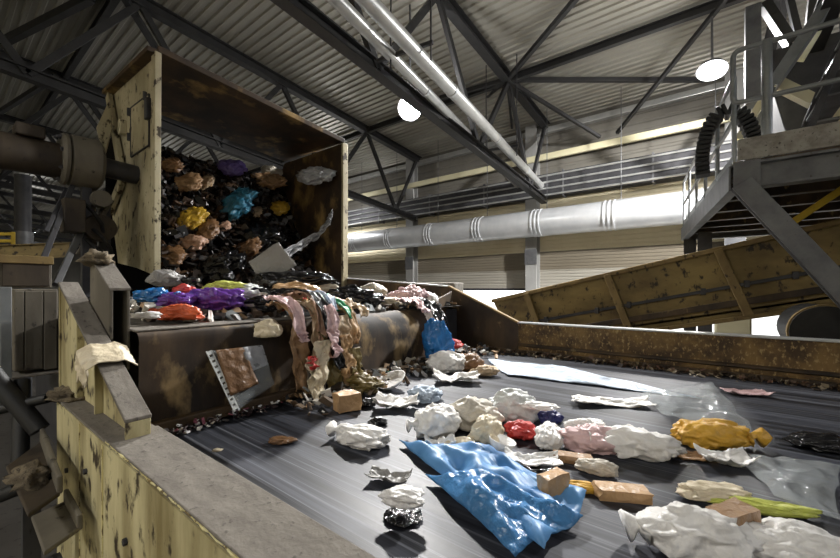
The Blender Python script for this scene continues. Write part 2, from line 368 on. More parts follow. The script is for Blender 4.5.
# ------------------------------------------------------------------ lamps
def flood(px, py, z, lab, target, power, spill=SPILL, drop=.05):
    p = onZ(px, py, z); lamp(p, lab, target, power, spill=spill, drop=drop)
def lamp(p, lab, target, power, group='hall floodlights', spill=SPILL, cone=150, drop=.05):
    p = Vector(p); d = (Vector(target) - p).normalized()
    t = thing('floodlight', p, lab, 'lamp', group)
    obj('housing', MB().tube([p - d * .22, p - d * .12, p - d * .02, p + d * .02], .2, 20, rr=[.10, .22, .29, .30]), 'steel_grey', t, smooth='auto')
    obj('lens', MB().tube([p + d * .021, p + d * .03], .27, 24), 'lamp_glass', t, smooth='auto')
    obj('bracket', MB().tube([p - d * .2, Vector((p.x, p.y, p.z + .35)), Vector((p.x, p.y, roofz(p.y, drop)))], .025, 8), 'steel_grey', t, smooth='auto')
    for kind, e in (('SPOT', power), ('POINT', power * spill)):      # beam of the lamp and the stray light around its glass
        ld = bpy.data.lights.new('lamp_light', kind); ld.energy = e; ld.shadow_soft_size = .22; ld.color = (1.0, .98, .95)
        if kind == 'SPOT': ld.spot_size = math.radians(cone); ld.spot_blend = .7
        lo = bpy.data.objects.new('lamp_light', ld); COL.objects.link(lo); lo.parent = t
        lo.location = d * .32; lo.rotation_euler = d.to_track_quat('-Z', 'Y').to_euler()
flood(410, 108, CAMZ + 4.35, 'glaring floodlight hung left of the twin silver pipes', (-.5, 1.5, 1.8), LAMP_W)
flood(712, 70, CAMZ + 5.0, 'glaring floodlight hung behind the right platform railing', (-.5, 8.0, 0), LAMP_W * 1.3, .06, .31)
lamp((7.5, 8.6, 6.6), 'added floodlight out of view at right, brightening the back wall', (-3, 14.4, 3.9), 14000, spill=.005, cone=50)  # unseen lamp added to brighten the back wall and duct
for i, (x, y) in enumerate(((-3.6, -5.2), (2.5, -5.0), (9.0, 0.0), (7.5, 3.5), (-30, 9.5), (-44, 5), (-15.5, 12.2))):  # extra fill lamps, placed for the brightness they give
    lamp((x, y, CAMZ + 4.6), ('unseen fill floodlight behind the viewer, %s' % ('left of two' if i == 0 else 'right of two') if i < 2 else 'added fill floodlight to the right of the viewer, %s one' % ('near' if i == 2 else 'far') if i < 4 else 'added fill floodlight in the far hall beyond the hood, %s one' % ('near' if i == 4 else 'far')) if i != 6 else 'added fill floodlight hung beyond the hood near the back wall', (x, y + .3, 0), FILL_W * (1, .6, .3, .3, 1.5, 1.5, 1.2)[i], 'hall floodlights', .05 if i < 4 else .2)

# ------------------------------------------------------------------ main conveyor belt, side walls
BZ = 1.80; UZ = 2.40; HW = -2.47
YK0, YK1, KZ = .446, .64, 2.0        # near side wall
YG = 4.68; GZ = 2.185                # far guide
cv = thing('conveyor_belt', (0, 2.6, BZ - .3), 'wide black rubber conveyor belt streaked lengthwise, carrying scattered waste', 'conveyor')
def beltf(u, v):
    x = -2.8 + u * 9.8; y = .645 + v * 4.025
    return (x, y, BZ + .004 * math.sin(y * 9) )
obj('belt', MB().grid(beltf, 20, 60), 'belt_rubber', cv, smooth=True)
obj('belt_bed', MB().box((-2.8, .645, BZ - .3), (7, 4.67, BZ - .03)), 'steel_dark', cv)
ks = thing('conveyor_side_wall', (0, .55, 0), 'cream painted steel side wall with dusty grey cap along the near belt edge', 'side wall')
obj('face_plate', MB().box((-2.98, YK0, .2), (7, YK0 + .03, KZ - .012)), 'cream_paint', ks)
obj('end_plate', MB().box((-3.0, YK0, .2), (-2.98, YK1, KZ - .012)), 'cream_paint', ks, .004)
obj('inner_plate', MB().box((-2.98, YK1 - .03, 1.5), (7, YK1, KZ - .012)), 'rust_dark', ks)
obj('cap', MB().box((-2.04, YK0 + .004, KZ - .012), (7, YK1 + .008, KZ + .006)), 'dust_top', ks, .004)
obj('cap', MB().box((-3.0, YK0 + .004, KZ - .014), (-2.045, YK1 + .004, KZ)), 'dust_top', ks, .004)
# worn paint bead along the outer cap edge
rnd = random.Random(4)
m = MB(); x = -2.02
while x < 3:
    l = rnd.uniform(.02, .11); r = rnd.uniform(.002, .0055)
    m.tube([(x, YK0 + .004, KZ - .001), (x + l * .5, YK0 + .002, KZ + rnd.uniform(-.003, .001)), (x + l, YK0 + .004, KZ - .001)], r, 6, rr=[r * .6, r, r * .6]); x += l * rnd.uniform(.75, 1.25)
obj('worn_edge', m, 'chipped_edge', ks, smooth=True)
def bolt(p, n, r=.014, parent=None):
    p = Vector(p); n = Vector(n); b = obj('bolt', MB().tube([p, p + n * .014], r, 6), 'steel_dark', parent, .002)
    return b
for px, py in ((87, 471), (68, 470), (127, 541), (53, 452)): bolt(onY(px, py, YK0), (0, -1, 0), .014, ks)
for px, py in ((100, 402), (118, 412), (140, 428)): bolt(onZ(px, py, KZ), (0, 0, 1), .012, ks)
obj('seam', MB().box((-2.05, YK0 - .003, .2), (-2.035, YK0 + .001, KZ - .02)), 'chipped_edge', ks)
obj('seam', MB().box((-2.45, YK0 - .003, .2), (-2.44, YK0 + .001, KZ - .02)), 'chipped_edge', ks)

# tapered wedge end on the side wall
wg = thing('side_wedge', (-2.6, .55, KZ), 'tapered cream steel wedge standing on the end of the near side wall', 'side wall')
X0, X1, Zt, W0, W1 = -3.3, -1.96, 2.675, .505, .592
zf = KZ + .075
def wslope(x): return zf + (Zt - zf) * (X1 - x) / (X1 - X0)
obj('web_plate', MB().prism([(x, W0 + .04, z) for x, z in ((X0, KZ), (X1, KZ), (X1, zf), (X0, Zt))], (0, W1 - W0 - .045, 0)), 'cream_paint', wg)
obj('top_flange', MB().prism([(X0 - .01, W0 - .008, Zt), (X1 + .012, W0 - .008, zf), (X1 + .012, W0 - .008, zf + .016), (X0 - .01, W0 - .008, Zt + .016)], (0, W1 - W0 + .012, 0)), 'dust_top', wg, .004)
obj('end_flange', MB().box((X0 - .012, W0 - .004, KZ), (X0 + .012, W1, Zt)), 'cream_paint', wg, .004)
obj('post_flange', MB().prism([(x, W0 + .005, z) for x, z in ((X0 + .012, KZ), (X0 + .42, KZ), (X0 + .42, wslope(X0 + .42)), (X0 + .012, wslope(X0 + .012)))], (0, .035, 0)), 'cream_paint', wg, .004)
obj('front_plate', MB().box((X1 - .005, W0 - .004, KZ), (X1 + .012, W1, zf)), 'cream_paint', wg, .003)
obj('stiffener', MB().box((X0 + .80, W0 + .005, KZ), (X0 + .815, W0 + .04, wslope(X0 + .815))), 'cream_paint', wg, .003)

# dirt clumps at the far end of the side wall
def lump(name, c, s, seed, mat, parent=None, amp=.35, fr=1.6, sub=3, z0=None, **kw):
    bm = bmesh.new(); bmesh.ops.create_icosphere(bm, subdivisions=sub, radius=1)
    off = Vector((seed * 7.3, seed * 3.1, seed * 1.7)); m = MB()
    for v in bm.verts:
        d = v.co.copy(); k = 1 + amp * mnoise.noise(d * fr + off) + amp * .5 * mnoise.noise(d * fr * 2.7 + off)
        m.v.append(Vector((c[0] + d.x * s[0] * k, c[1] + d.y * s[1] * k, c[2] + d.z * s[2] * k)))
    m.f = [tuple(v.index for v in f.verts) for f in bm.faces]; bm.free()
    if z0 is not None:
        for v in m.v: v.z = max(v.z, z0)
    return obj(name, m, mat, parent, smooth=True, recalc=False, **kw)
pd = onZ(58, 398, KZ)
tag(lump('dirt_pile', (pd.x, YK0 + .06, KZ), (.16, .09, .05), 3, 'dirt_clump', amp=.7, fr=2.5, z0=KZ + .001), 'matted dirt and fibre heaped on the far end of the side wall', 'dirt pile')

# far guide of the belt
gd = thing('belt_guide', (2, YG, BZ), 'rusty brown steel guide along the far edge of the belt', 'guide')
obj('guide_plate', MB().box((-1.94, YG, BZ - .1), (7, YG + .03, GZ)), 'rust_guide', gd)
obj('top_flange', MB().box((-1.95, YG - .02, GZ), (7, YG + .12, GZ + .018)), 'pipe_zinc', gd, .004)
obj('mid_ledge', MB().prism([(-1.94, YG, BZ + .13), (-1.94, YG - .025, BZ + .115), (-1.94, YG - .025, BZ + .10), (-1.94, YG, BZ + .085)], (8.94, 0, 0)), 'rust_dark', gd)
obj('skirt', MB().box((-2.45, YG - .05, BZ + .008), (7, YG - .014, BZ + .045)), 'rust_dark', gd)
# high side plate by the discharge, with the triangular end
tp = thing('side_plate', (-3.5, YG, BZ), 'dark brown side plate with sloping end beside the waste discharge', 'side plate')
a = onY(347, 279, YG); b = onY(449, 287, YG); c = onY(518, 323, YG); d = onY(445, 330, YG)
obj('plate', MB().prism([(a.x, YG - .012, 1.72), (c.x, YG - .012, 1.72), (c.x, YG - .012, c.z), (b.x, YG - .012, b.z), (a.x, YG - .012, a.z)], (0, .03, 0)), 'rust_dark', tp)
obj('edge_strip', MB().beam(a + Vector((0, .01, .01)), b + Vector((0, .01, .01)), .07, .022), 'pipe_zinc', tp, .004)
obj('edge_strip', MB().beam(b + Vector((0, .01, .01)), c + Vector((0, .01, .01)), .07, .022), 'trough_rib', tp, .004)
obj('seam_bar', MB().box((b.x - .02, YG - .03, 1.9), (b.x + .03, YG - .008, b.z - .01)), 'rust_dark', tp, .004)
g2 = onY(425, 283, 5.2); 
tag(obj('roller_cap', MB().box((g2.x - .7, 5.2, 0), (g2.x + .6, 5.5, 2.74)), 'grey_rough', bevel=.02), 'grey box cover behind the dark side plate', 'cover')

# ------------------------------------------------------------------ upper feeding conveyor with rounded discharge nose
uc = thing('feed_conveyor', (-4.2, 2.65, 0), 'brown stained feed conveyor with rounded end dropping waste onto the belt', 'conveyor')
Y0U, Y1U = .70, 4.59; NR = .24; NXC = HW - .02 - NR
FX = NXC + NR; YNE = 3.72
def nrad(y):      # square lip at the near side, round roller towards the far side
    f = min(1, max(0, (y - 2.0) / .35)); f = f * f * (3 - 2 * f); return .05 + (NR - .05) * f
def nosept(s, y):  # s in metres, 0 where the flat run ends for the round roller; returns point and outward normal
    r = nrad(y); s = s - (NR - r); arc = r * math.pi / 2
    if s < 0: return FX - r + s, UZ, 0, 1
    if s < arc: a = s / r; return FX - r + r * math.sin(a), UZ - r + r * math.cos(a), math.sin(a), math.cos(a)
    return FX, UZ - r - (s - arc), 1, 0
def apron(u, v):
    y = Y0U + u * (YNE - Y0U); x, z, nx, nz = nosept(-.05 + v * (NR + .05 + .56), y)
    k = .014 * mnoise.noise(Vector((y * 2, z * 3, 5))) + .006 * mnoise.noise(Vector((y * 7, z * 9, 1)))
    return (x + nx * k, y, z + min(0, nz * k) + .0)
# flat carrying run and the nose are separate parts (belt surface / stained apron)
def flat(u, v): x = NXC - 3.1 + v * 3.1; return (x, Y0U + u * (Y1U - Y0U), UZ)
obj('carrying_run', MB().grid(flat, 8, 8), 'upper_belt', uc)
m = MB().grid(apron, 80, 40)
obj('nose_apron', m, 'apron_brown', uc, smooth=True)
obj('lip_strip', MB().box((FX - .40, Y0U, UZ + .001), (FX - .045, 2.0, UZ + .012)), 'dust_top', uc, .004)
obj('bed_plate', MB().box((NXC - 3.1, Y0U, 1.2), (NXC - .1, Y1U, UZ - .05)), 'steel_dark', uc)
obj('nose_end', MB().prism([(FX - .02, YNE - .01, 1.82), (FX - .02, YNE - .01, UZ - NR)] + [(FX - .02 - NR + NR * math.cos(a * math.pi / 12), YNE - .01, UZ - NR + (NR - .01) * math.sin(a * math.pi / 12)) for a in range(1, 7)] + [(FX - .6, YNE - .01, UZ - .01), (FX - .6, YNE - .01, 1.82)], (0, .02, 0)), 'rust_dark', uc)
obj('corner_plate', MB().prism([(FX - .10, YNE, 1.815), (FX - .42, Y1U, 1.815), (FX - .42, Y1U, 2.60), (FX - .20, YNE, 2.46)], (-.025, 0, 0)), 'rust_dark', uc, .006)
obj('foot_strip', MB().box((HW - .03, Y0U, BZ + .02), (HW + .03, YNE, BZ + .09)), 'rust_dark', uc, .01)
# near side channel with open end
ch = thing('side_channel', (-3.2, .58, UZ - .1), 'grey dusty box channel with open end beside the feed conveyor', 'channel')
ya, yb = .602, .695; zt = 2.65; CH = [(-2.62, 2.18, zt), (-3.02, 2.18, 2.84)]
(xa, za, zta), (xb, zb_, ztb) = CH; t_ = .016
obj('side_web', MB().prism([(xa, ya, za), (xb, ya, zb_), (xb, ya, ztb), (xa, ya, zta)], (0, t_, 0)), 'machine_grey', ch, .004)
obj('side_web', MB().prism([(xa, yb - t_, za), (xb, yb - t_, zb_), (xb, yb - t_, ztb), (xa, yb - t_, zta)], (0, t_, 0)), 'machine_grey', ch, .004)
obj('top_plate', MB().prism([(xa + .004, ya - .004, zta - t_), (xb, ya - .004, ztb - t_), (xb, ya - .004, ztb), (xa + .004, ya - .004, zta)], (0, yb - ya + .008, 0)), 'dust_top', ch, .004)
obj('bottom_plate', MB().box((xb, ya + t_, za), (xa, yb - t_, za + t_)), 'machine_grey', ch, .004)
obj('back_plate', MB().box((xb - .02, ya, za), (xb, yb, ztb)), 'machine_grey', ch, .004)
tag(lump('dirt_pile', (-2.98, .63, 2.83), (.10, .07, .05), 9, 'dirt_clump', amp=.7, fr=2.2), 'matted dirt on the back of the grey box channel', 'dirt pile')

# ------------------------------------------------------------------ hood
HX = -5.28; HXB = -7.15; HY0 = 1.665; HY1 = 4.6
hd = thing('discharge_hood', (-6.2, 3.1, 2.5), 'tall cream and rust steel hood open at the front above the feed conveyor', 'hood')
zl = onX(157, 52, HX).z; zr = onX(343, 143, HX).z; zb = 2.72
# near side plate: outline from the photo on plane Y = HY0
pts = [onY(px, py, HY0) for px, py in ((157, 53), (156, 276), (137, 268), (118, 263), (112, 214), (125, 180), (111, 96))]
obj('side_plate', MB().prism(pts, (0, .03, 0)), 'hood_paint', hd)
fl = [onY(*q, HY0) for q in ((157, 53), (156, 276))]
obj('front_flange', MB().beam(fl[0] + Vector((-.02, 0, 0)), fl[1] + Vector((-.02, 0, 0)), .07, .13, (1, 0, 0)), 'hood_paint', hd, .008)
rib = [onY(*q, HY0) for q in ((112, 98), (126, 180), (113, 213))]
for p, q in zip(rib[:-1], rib[1:]): obj('rear_flange', MB().beam(p + Vector((.05, -.05, 0)), q + Vector((.05, -.05, 0)), .13, .06, (0, 1, 0)), 'hood_paint', hd, .008)
tf = [onY(*q, HY0) for q in ((111, 95), (158, 52))]
obj('top_flange', MB().beam(tf[0] + Vector((0, -.05, 0)), tf[1] + Vector((0, -.05, 0)), .12, .06), 'hood_inner', hd, .008)
# hatch door in the side plate
hp = [onY(*q, HY0 - .012) for q in ((131, 108), (149, 94), (149, 145), (131, 157))]
h = obj('hatch', MB().prism(hp, (0, .02, 0)), 'hood_paint', hd, .004)
m = MB()
for p, q in zip(hp, hp[1:] + hp[:1]): m.beam(p, q, .014, .018, (0, 1, 0))
obj('hatch_rim', m, 'steel_dark', h)
p = onY(148, 109, HY0 - .03); obj('handle', MB().box((p.x - .05, p.y - .03, p.z - .13), (p.x + .05, p.y + .02, p.z + .13)), 'steel_dark', h, .01)
for q in ((129, 112), (129, 137), (145, 96)):
    p = onY(*q, HY0 - .02); obj('hinge', MB().tube([p + Vector((0, 0, -.05)), p + Vector((0, 0, .05))], .025, 8), 'steel_dark', h)
p = onY(124, 128, HY0 - .02); obj('lug', MB().box((p.x - .05, p.y - .06, p.z - .1), (p.x + .05, p.y + .02, p.z + .1)), 'hood_paint', hd, .01)
# far side plate, top plate
obj('side_plate', MB().prism([(HX, HY1, zr), (HX, HY1, 2.3), (HXB - 1.5, HY1, 2.3), (HXB - 1.5, HY1, 3.6), (HXB - .3, HY1, zr - .35), (HXB, HY1, zr)], (0, .04, 0)), 'hood_inner', hd)
obj('front_flange', MB().box((HX - .02, HY1 - .03, 2.5), (HX + .03, HY1 + .09, zr)), 'hood_paint', hd, .008)
q0 = Vector((HX, HY0, zl)); q1 = Vector((HX, HY1, zr))
obj('top_plate', MB().prism([q0, q1, q1 + Vector((HXB - HX, 0, .05)), q0 + Vector((HXB - HX, 0, .05))], (0, 0, .04)), 'hood_inner', hd)
obj('top_front_edge', MB().beam(q0 + Vector((.02, 0, .03)), q1 + Vector((.02, 0, .03)), .05, .08), 'hood_inner', hd, .008)
# chute slide and head drum inside
ch2 = thing('chute', (-6.8, 3.1, 2.3), 'black steep chute inside the hood strewn with falling waste', 'chute')
SP0 = Vector((-7.25, 0, 4.95)); SP1 = Vector((-5.80, 0, 2.42))
SN = Vector((SP0.z - SP1.z, 0, SP1.x - SP0.x)).normalized()
if SN.x < 0: SN = -SN
def slide(u, v):
    p = SP0.lerp(SP1, v); k = .10 * mnoise.noise(Vector((u * 5, v * 4, 2))) + .05 * mnoise.noise(Vector((u * 13, v * 11, 8)))
    return (p.x + k, HY0 + .06 + u * (HY1 - HY0 - .1), p.z)
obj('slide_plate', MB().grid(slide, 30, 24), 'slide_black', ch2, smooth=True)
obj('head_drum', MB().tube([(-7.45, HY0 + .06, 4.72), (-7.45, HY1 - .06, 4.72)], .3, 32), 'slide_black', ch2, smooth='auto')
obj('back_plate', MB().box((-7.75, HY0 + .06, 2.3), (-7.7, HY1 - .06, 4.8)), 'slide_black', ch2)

# ------------------------------------------------------------------ drive and machinery left of the hood
gb = thing('gearbox', (-6.0, 1.0, 3.8), 'rusty drum gearbox with thick shaft housing left of the hood', 'gearbox')
GX, GZc = -6.0, 4.17
obj('shaft_housing', MB().tube([(GX, -1.6, GZc - .04), (GX, .93, GZc - .04)], .2, 24), 'machine_brown', gb, smooth='auto')
obj('flange', MB().tube([(GX, .91, GZc), (GX, .94, GZc), (GX, .97, GZc)], .3, 28, rr=[.27, .3, .3]), 'machine_grey', gb, smooth='auto')
obj('drum', MB().tube([(GX, .97, GZc), (GX, 1.0, GZc), (GX, 1.25, GZc), (GX, 1.29, GZc)], .3, 28, rr=[.25, .3, .31, .26]), 'machine_grey', gb, smooth='auto')
obj('output_shaft', MB().tube([(GX, 1.28, GZc), (GX, HY0, GZc - .02)], .12, 20), 'steel_dark', gb, smooth='auto')
for k in range(8):
    a = k * math.pi / 4 + .2; obj('bolt', MB().tube([(GX + .24 * math.cos(a), .89, GZc + .24 * math.sin(a)), (GX + .24 * math.cos(a), .915, GZc + .28 * math.sin(a))], .025, 6), 'steel_dark', gb)
obj('terminal_box', MB().box((GX - .1, .55, GZc + .14), (GX + .16, .78, GZc + .27)), 'machine_brown', gb, .015)
for k, (x, y) in enumerate(((.15, -.2), (.05, .1), (.22, -.5))):
    tag(lump('dirt_pile', (GX + x * .4, y, GZc + .16), (.14, .2, .05), 20 + k, 'dirt_clump', amp=.7, fr=2.4, z0=GZc + .13),
        ['dirt lump on the shaft housing, middle of three', 'dirt lump on the shaft housing nearest the gearbox', 'dirt lump on the shaft housing nearest the left picture edge'][k], 'dirt pile', 'dirt on the shaft')
fr = thing('support_structure', (-5.6, .6, 0), 'dark steel machine frame of posts and stringers under the gearbox', 'frame')
def fbar(a, b, xa, xb, w_, h_, mt='steel_dark', nm='bar'):
    p, q = onX(*a, xa), onX(*b, xb)
    if nm == 'post': q = Vector((p.x, p.y, 0))
    obj(nm, MB().beam(p, q, w_, h_, (1, 0, 0)), mt, fr, .006)
fbar((73, 184), (40, 268), -6.0, -5.4, .05, .05, 'steel_dark', 'stringer')
fbar((66, 190), (46, 232), -6.0, -5.6, .04, .04, 'steel_dark', 'stringer')
fbar((84, 225), (56, 285), -6.0, -5.4, .06, .06, 'steel_grey', 'stringer')
fbar((86, 185), (85, 330), -6.0, -6.0, .09, .09, 'steel_dark', 'post')
fbar((93, 185), (92, 300), -6.1, -6.1, .05, .05, 'machine_grey', 'post')
fbar((104, 205), (104, 280), -6.2, -6.2, .12, .1, 'steel_dark', 'post')
fbar((78, 255), (112, 200), -6.1, -6.1, .05, .05, 'machine_grey', 'strut')
fbar((62, 300), (112, 300), -6.0, -6.0, .12, .1, 'steel_dark', 'cross_bar')
def pbox(name, x, px0, py0, px1, py1, dep, mat, parent, bev=.01):
    a = onX(px0, py1, x); b = onX(px1, py0, x)
    return obj(name, MB().box((x - dep, a.y, a.z), (x, b.y, b.z)), mat, parent, bev)
pbox('junction_box', -5.7, 64, 200, 86, 231, .22, 'machine_brown', fr)
p = onX(100, 228, -5.9); obj('bearing', MB().tube([p + Vector((-.1, 0, 0)), p + Vector((.05, 0, 0))], .16, 20), 'machine_brown', fr, smooth='auto')
p = onX(101, 199, -5.9); obj('bearing', MB().tube([p + Vector((-.1, 0, 0)), p + Vector((.05, 0, 0))], .10, 16), 'machine_grey', fr, smooth='auto')
for k, q in enumerate(((97, 250), (104, 240), (95, 215), (108, 258))):
    p = onX(*q, -5.85); obj('hose', MB().tube([p + Vector((0, -.1, .12)), p + Vector((.08, -.03, .02)), p + Vector((.05, .05, -.1)), p + Vector((-.05, .1, -.25))], .022, 8), 'rubber_black', fr, smooth='auto')
fo = [onX(104, 150, -5.9), onX(98, 128, -6.2)]
tag(obj('steel_link', MB().prism([onX(*q, -6.6) for q in ((96, 128), (110, 98), (112, 128), (104, 158))], (-.06, .02, 0)), 'hood_paint', bevel=.006), 'pale angled steel arm between gearbox and hood plate', 'arm')
# cabinets at far left
cb = thing('control_cabinet', (-4.4, .1, 1.6), 'dusty grey panelled cabinet at the left picture edge', 'cabinet')
pbox('body', -4.5, 14, 289, 58, 372, .5, 'machine_grey', cb)
for k, (x0, x1) in enumerate(((14.5, 24), (24.8, 43), (43.8, 57.5))): pbox('panel', -4.482, x0, 291, x1, 370, .02, 'machine_grey', cb, .006)
pbox('ledge', -4.40, 10, 371, 64, 380, .3, 'dust_top', cb)
cb2 = thing('upper_cabinet', (-4.9, .1, 2.7), 'brown grey box cabinet above the panelled cabinet at left', 'cabinet')
pbox('body', -4.9, -14, 262, 52, 288, .5, 'machine_grey', cb2)
pbox('door', -4.88, 2, 264, 50, 286, .03, 'machine_brown', cb2, .006)
pbox('top_rim', -4.86, -14, 257, 54, 262, .55, 'trough_rib', cb2, .004)
ld_ = thing('steel_post', (-4.3, -.3, 0), 'pale grey steel post at the left picture edge', 'post')
pbox('post', -4.3, 0, 287, 12, 380, .05, 'rail_steel', ld_, .004)
p = onX(23, 212, -13); t = thing('hall_pillar', (p.x, p.y, 0), 'dark round pillar seen left below the gearbox shaft', 'pillar')
obj('shaft', MB().tube([(p.x, p.y, 0), (p.x, p.y, 5.35)], .15, 20), 'steel_dark', t, smooth='auto')
obj('collar', MB().tube([(p.x, p.y, 3.3), (p.x, p.y, 4.0)], .18, 20), 'steel_grey', t, smooth='auto')
t = thing('guard_rail', (-12.5, -.5, 3.4), 'small yellow painted guard rail in the left background', 'rail')
for yy in (234, 241, 247): obj('rail', MB().beam(onX(-20, yy, -12.5), onX(14, yy, -12.5), .07, .07), 'yellow_paint', t, .01)
obj('post', MB().beam(onX(13, 232, -12.5), onX(13, 262, -12.5), .07, .07, (1, 0, 0)), 'yellow_paint', t, .01)
tag(obj('gantry_beam', MB().ibeam(onX(-25, 254, -12.4), onX(70, 250, -12.4), .3, .35), 'trough_paint'), 'brown steel gantry beam below the yellow guard rail', 'beam')

# lower left clutter outside the side wall
br = thing('tray_bracket', (-2.3, .3, 1.3), 'bent dusty steel tray bracket outside the near side wall', 'bracket')
tr = [onZ(*q, 1.62) for q in ((31, 516), (66, 500), (80, 527), (44, 552))]
obj('tray', MB().prism(tr, (0, 0, -.02)), 'machine_grey', br, .006)
obj('tray_lip', MB().beam(tr[1] + Vector((0, 0, .02)), tr[2] + Vector((0, 0, .02)), .02, .07), 'machine_grey', br, .006)
tr2 = [onZ(*q, 1.75) for q in ((6, 466), (42, 440), (60, 492), (28, 514))]
obj('tray', MB().prism(tr2, (0, 0, -.02)), 'machine_brown', br, .006)
obj('tray_lip', MB().beam(tr2[1] + Vector((0, 0, .03)), tr2[2] + Vector((0, 0, .03)), .02, .08), 'machine_grey', br, .006)
obj('support', MB().beam(tr[3] + Vector((0, .02, -.04)), tr[3] + Vector((0, .02, -1.2)), .06, .06, (1, 0, 0)), 'steel_dark', br)
obj('support', MB().beam(tr2[0].lerp(tr2[2], .5) + Vector((0, 0, -.04)), tr2[0].lerp(tr2[2], .5) + Vector((0, 0, -1.3)), .06, .06, (1, 0, 0)), 'steel_dark', br)
for k, (a_, b_, r_, lab) in enumerate((((-10, 372), (40, 430), .05, 'dark pipe slanting down at the left edge beside the side wall'),
                                       ((22, 380), (20, 470), .04, 'dark upright pipe at the left edge below the cabinet'),
                                       ((-10, 412), (48, 398), .03, 'thin dark bar crossing below the left cabinet'),
                                       ((-10, 500), (40, 480), .04, 'dark pipe low in the lower left corner'))):
    tag(obj('machine_pipe', MB().tube([onX(*a_, -3.4), onX(*b_, -3.2)], r_, 10), 'rubber_black', smooth='auto'), lab, 'pipe', 'dark pipes lower left')

# ------------------------------------------------------------------ inclined trough conveyor at right
tc = thing('inclined_trough', (-1, 7, 0), 'dirty ochre steel trough conveyor rising to the right behind the belt guide', 'trough')
YT = 7.0
A = onY(493, 301, YT); B = onY(840, 222, YT); D = (B - A); dirv = D.normalized(); nrm = Vector((-dirv.z, 0, dirv.x))
if nrm.z < 0: nrm = -nrm
Bx = A + D * 1.18; H = 1.02
obj('side_panel', MB().prism([A, Bx, Bx - nrm * H, A - nrm * H + dirv * .3], (0, .04, 0)), 'trough_paint', tc)
obj('side_panel', MB().prism([q + Vector((0, 1.5, 0)) for q in (A, Bx, Bx - nrm * H, A - nrm * H + dirv * .3)], (0, .04, 0)), 'trough_paint', tc)
obj('floor_plate', MB().prism([q - nrm * .9 for q in (A, Bx)] + [q - nrm * .93 for q in (Bx, A)], (0, 1.5, 0)), 'rust_dark', tc)
obj('top_rim', MB().beam(A + Vector((0, -.02, 0)), Bx + Vector((0, -.02, 0)), .12, .07, nrm), 'trough_rib', tc, .008)
obj('top_rim', MB().beam(A + Vector((0, 1.52, 0)), Bx + Vector((0, 1.52, 0)), .12, .07, nrm), 'trough_rib', tc, .008)
for off, wd, hh, nm, mt in ((.56, .05, .05, 'conduit', 'steel_dark'), (.80, .1, .09, 'lower_ledge', 'rust_dark'), (H, .1, .06, 'bottom_rim', 'trough_rib')):
    obj(nm, MB().beam(A - nrm * off + dirv * .2 + Vector((0, -.02, 0)), Bx - nrm * off + Vector((0, -.02, 0)), wd, hh, nrm), mt, tc, .006)
for s_ in (.75, 2.2, 3.7, 5.2):
    p = A + dirv * s_ + Vector((0, -.045, 0)); obj('rib', MB().beam(p, p - nrm * (H - .02) + dirv * .12, .11, .09, (0, 1, 0)), 'trough_rib', tc, .008)
for s_ in (.4, 1.0, 1.9, 2.4, 3.4, 3.9, 4.4):
    p = A + dirv * s_ - nrm * .56 + Vector((0, -.04, 0)); obj('clip', MB().box((p.x - .03, p.y - .03, p.z - .05), (p.x + .03, p.y + .04, p.z + .05)), 'steel_dark', tc, .004)
for s_ in (2.2, 5.4):
    p = A + dirv * s_ - nrm * H; obj('leg', MB().ibeam((p.x, YT + .7, 0), (p.x, YT + .7, p.z + .05), .2, .2), 'steel_grey', tc)
# pale boxes, and a dark cylinder filling the dark area below the trough
def lowbox(px0, py0, px1, py1, Y, dep, mat, nm, lab, cat, z0=0.):
    a_ = onY(px0, py1, Y); b_ = onY(px1, py0, Y)
    return tag(obj(nm, MB().box((a_.x, Y, z0), (b_.x, Y + dep, b_.z)), mat, bevel=.03), lab, cat)
lowbox(715, 318, 752, 345, 9.5, .8, 'bar_white', 'machine_cover', 'pale machine cover glimpsed below the inclined trough', 'cover')
t = thing('dark_cylinder', (1.2, 6.3, 1.6), 'dark cylinder below the inclined trough at right', 'drum')
p = onY(825, 322, 6.05); obj('drum', MB().tube([(p.x, 5.95, p.z - .12), (p.x, 6.9, p.z - .12)], .3, 28), 'rubber_black', t, smooth='auto')  # dark cylinder filling the dark area below the trough
obj('rim', MB().tube([(p.x, 5.99, p.z - .12), (p.x, 6.07, p.z - .12)], .315, 28), 'trough_rib', t, smooth='auto')
obj('stand', MB().box((p.x - .1, 6.1, 0), (p.x + .1, 6.8, p.z - .3)), 'steel_dark', t)

# ------------------------------------------------------------------ right platform
PY = 5.8; PZ = 4.12
pf = thing('steel_platform', (1.5, 8.5, 0), 'raised grey steel platform on posts at upper right', 'platform')
C0 = onY(735, 166, PY); C0.z = PZ - .14
PX1 = 4.2; PB = onZ(684, 236, PZ - .2)
obj('front_beam', MB().ibeam((C0.x, PY, PZ - .16), (PX1, PY, PZ - .16), .16, .3, .03, .02), 'steel_grey', pf, .004)
obj('side_beam', MB().cbeam((C0.x, PY, PZ - .16), (PB.x, PB.y, PZ - .16), .12, .3, .025), 'steel_grey', pf, .004)
obj('back_beam', MB().ibeam((PB.x, PB.y, PZ - .16), (PX1, PB.y, PZ - .16), .16, .3, .03, .02), 'steel_grey', pf, .004)
for k in range(1, 6):
    y = PY + (PB.y - PY) * k / 6; x = C0.x + (PB.x - C0.x) * k / 6
    obj('joist', MB().ibeam((x, y, PZ - .16), (PX1, y, PZ - .16), .12, .22, .02, .015), 'rust_dark', pf)
for k in range(16):   # deck planks
    y0 = PY + (PB.y - PY) * k / 16; y1 = PY + (PB.y - PY) * (k + 1) / 16 - .003; x = C0.x + (PB.x - C0.x) * (k + .5) / 16
    obj('deck_plank', MB().box((x, y0, PZ - .01), (PX1, y1, PZ + .03)), 'rust_dark', pf, .004)
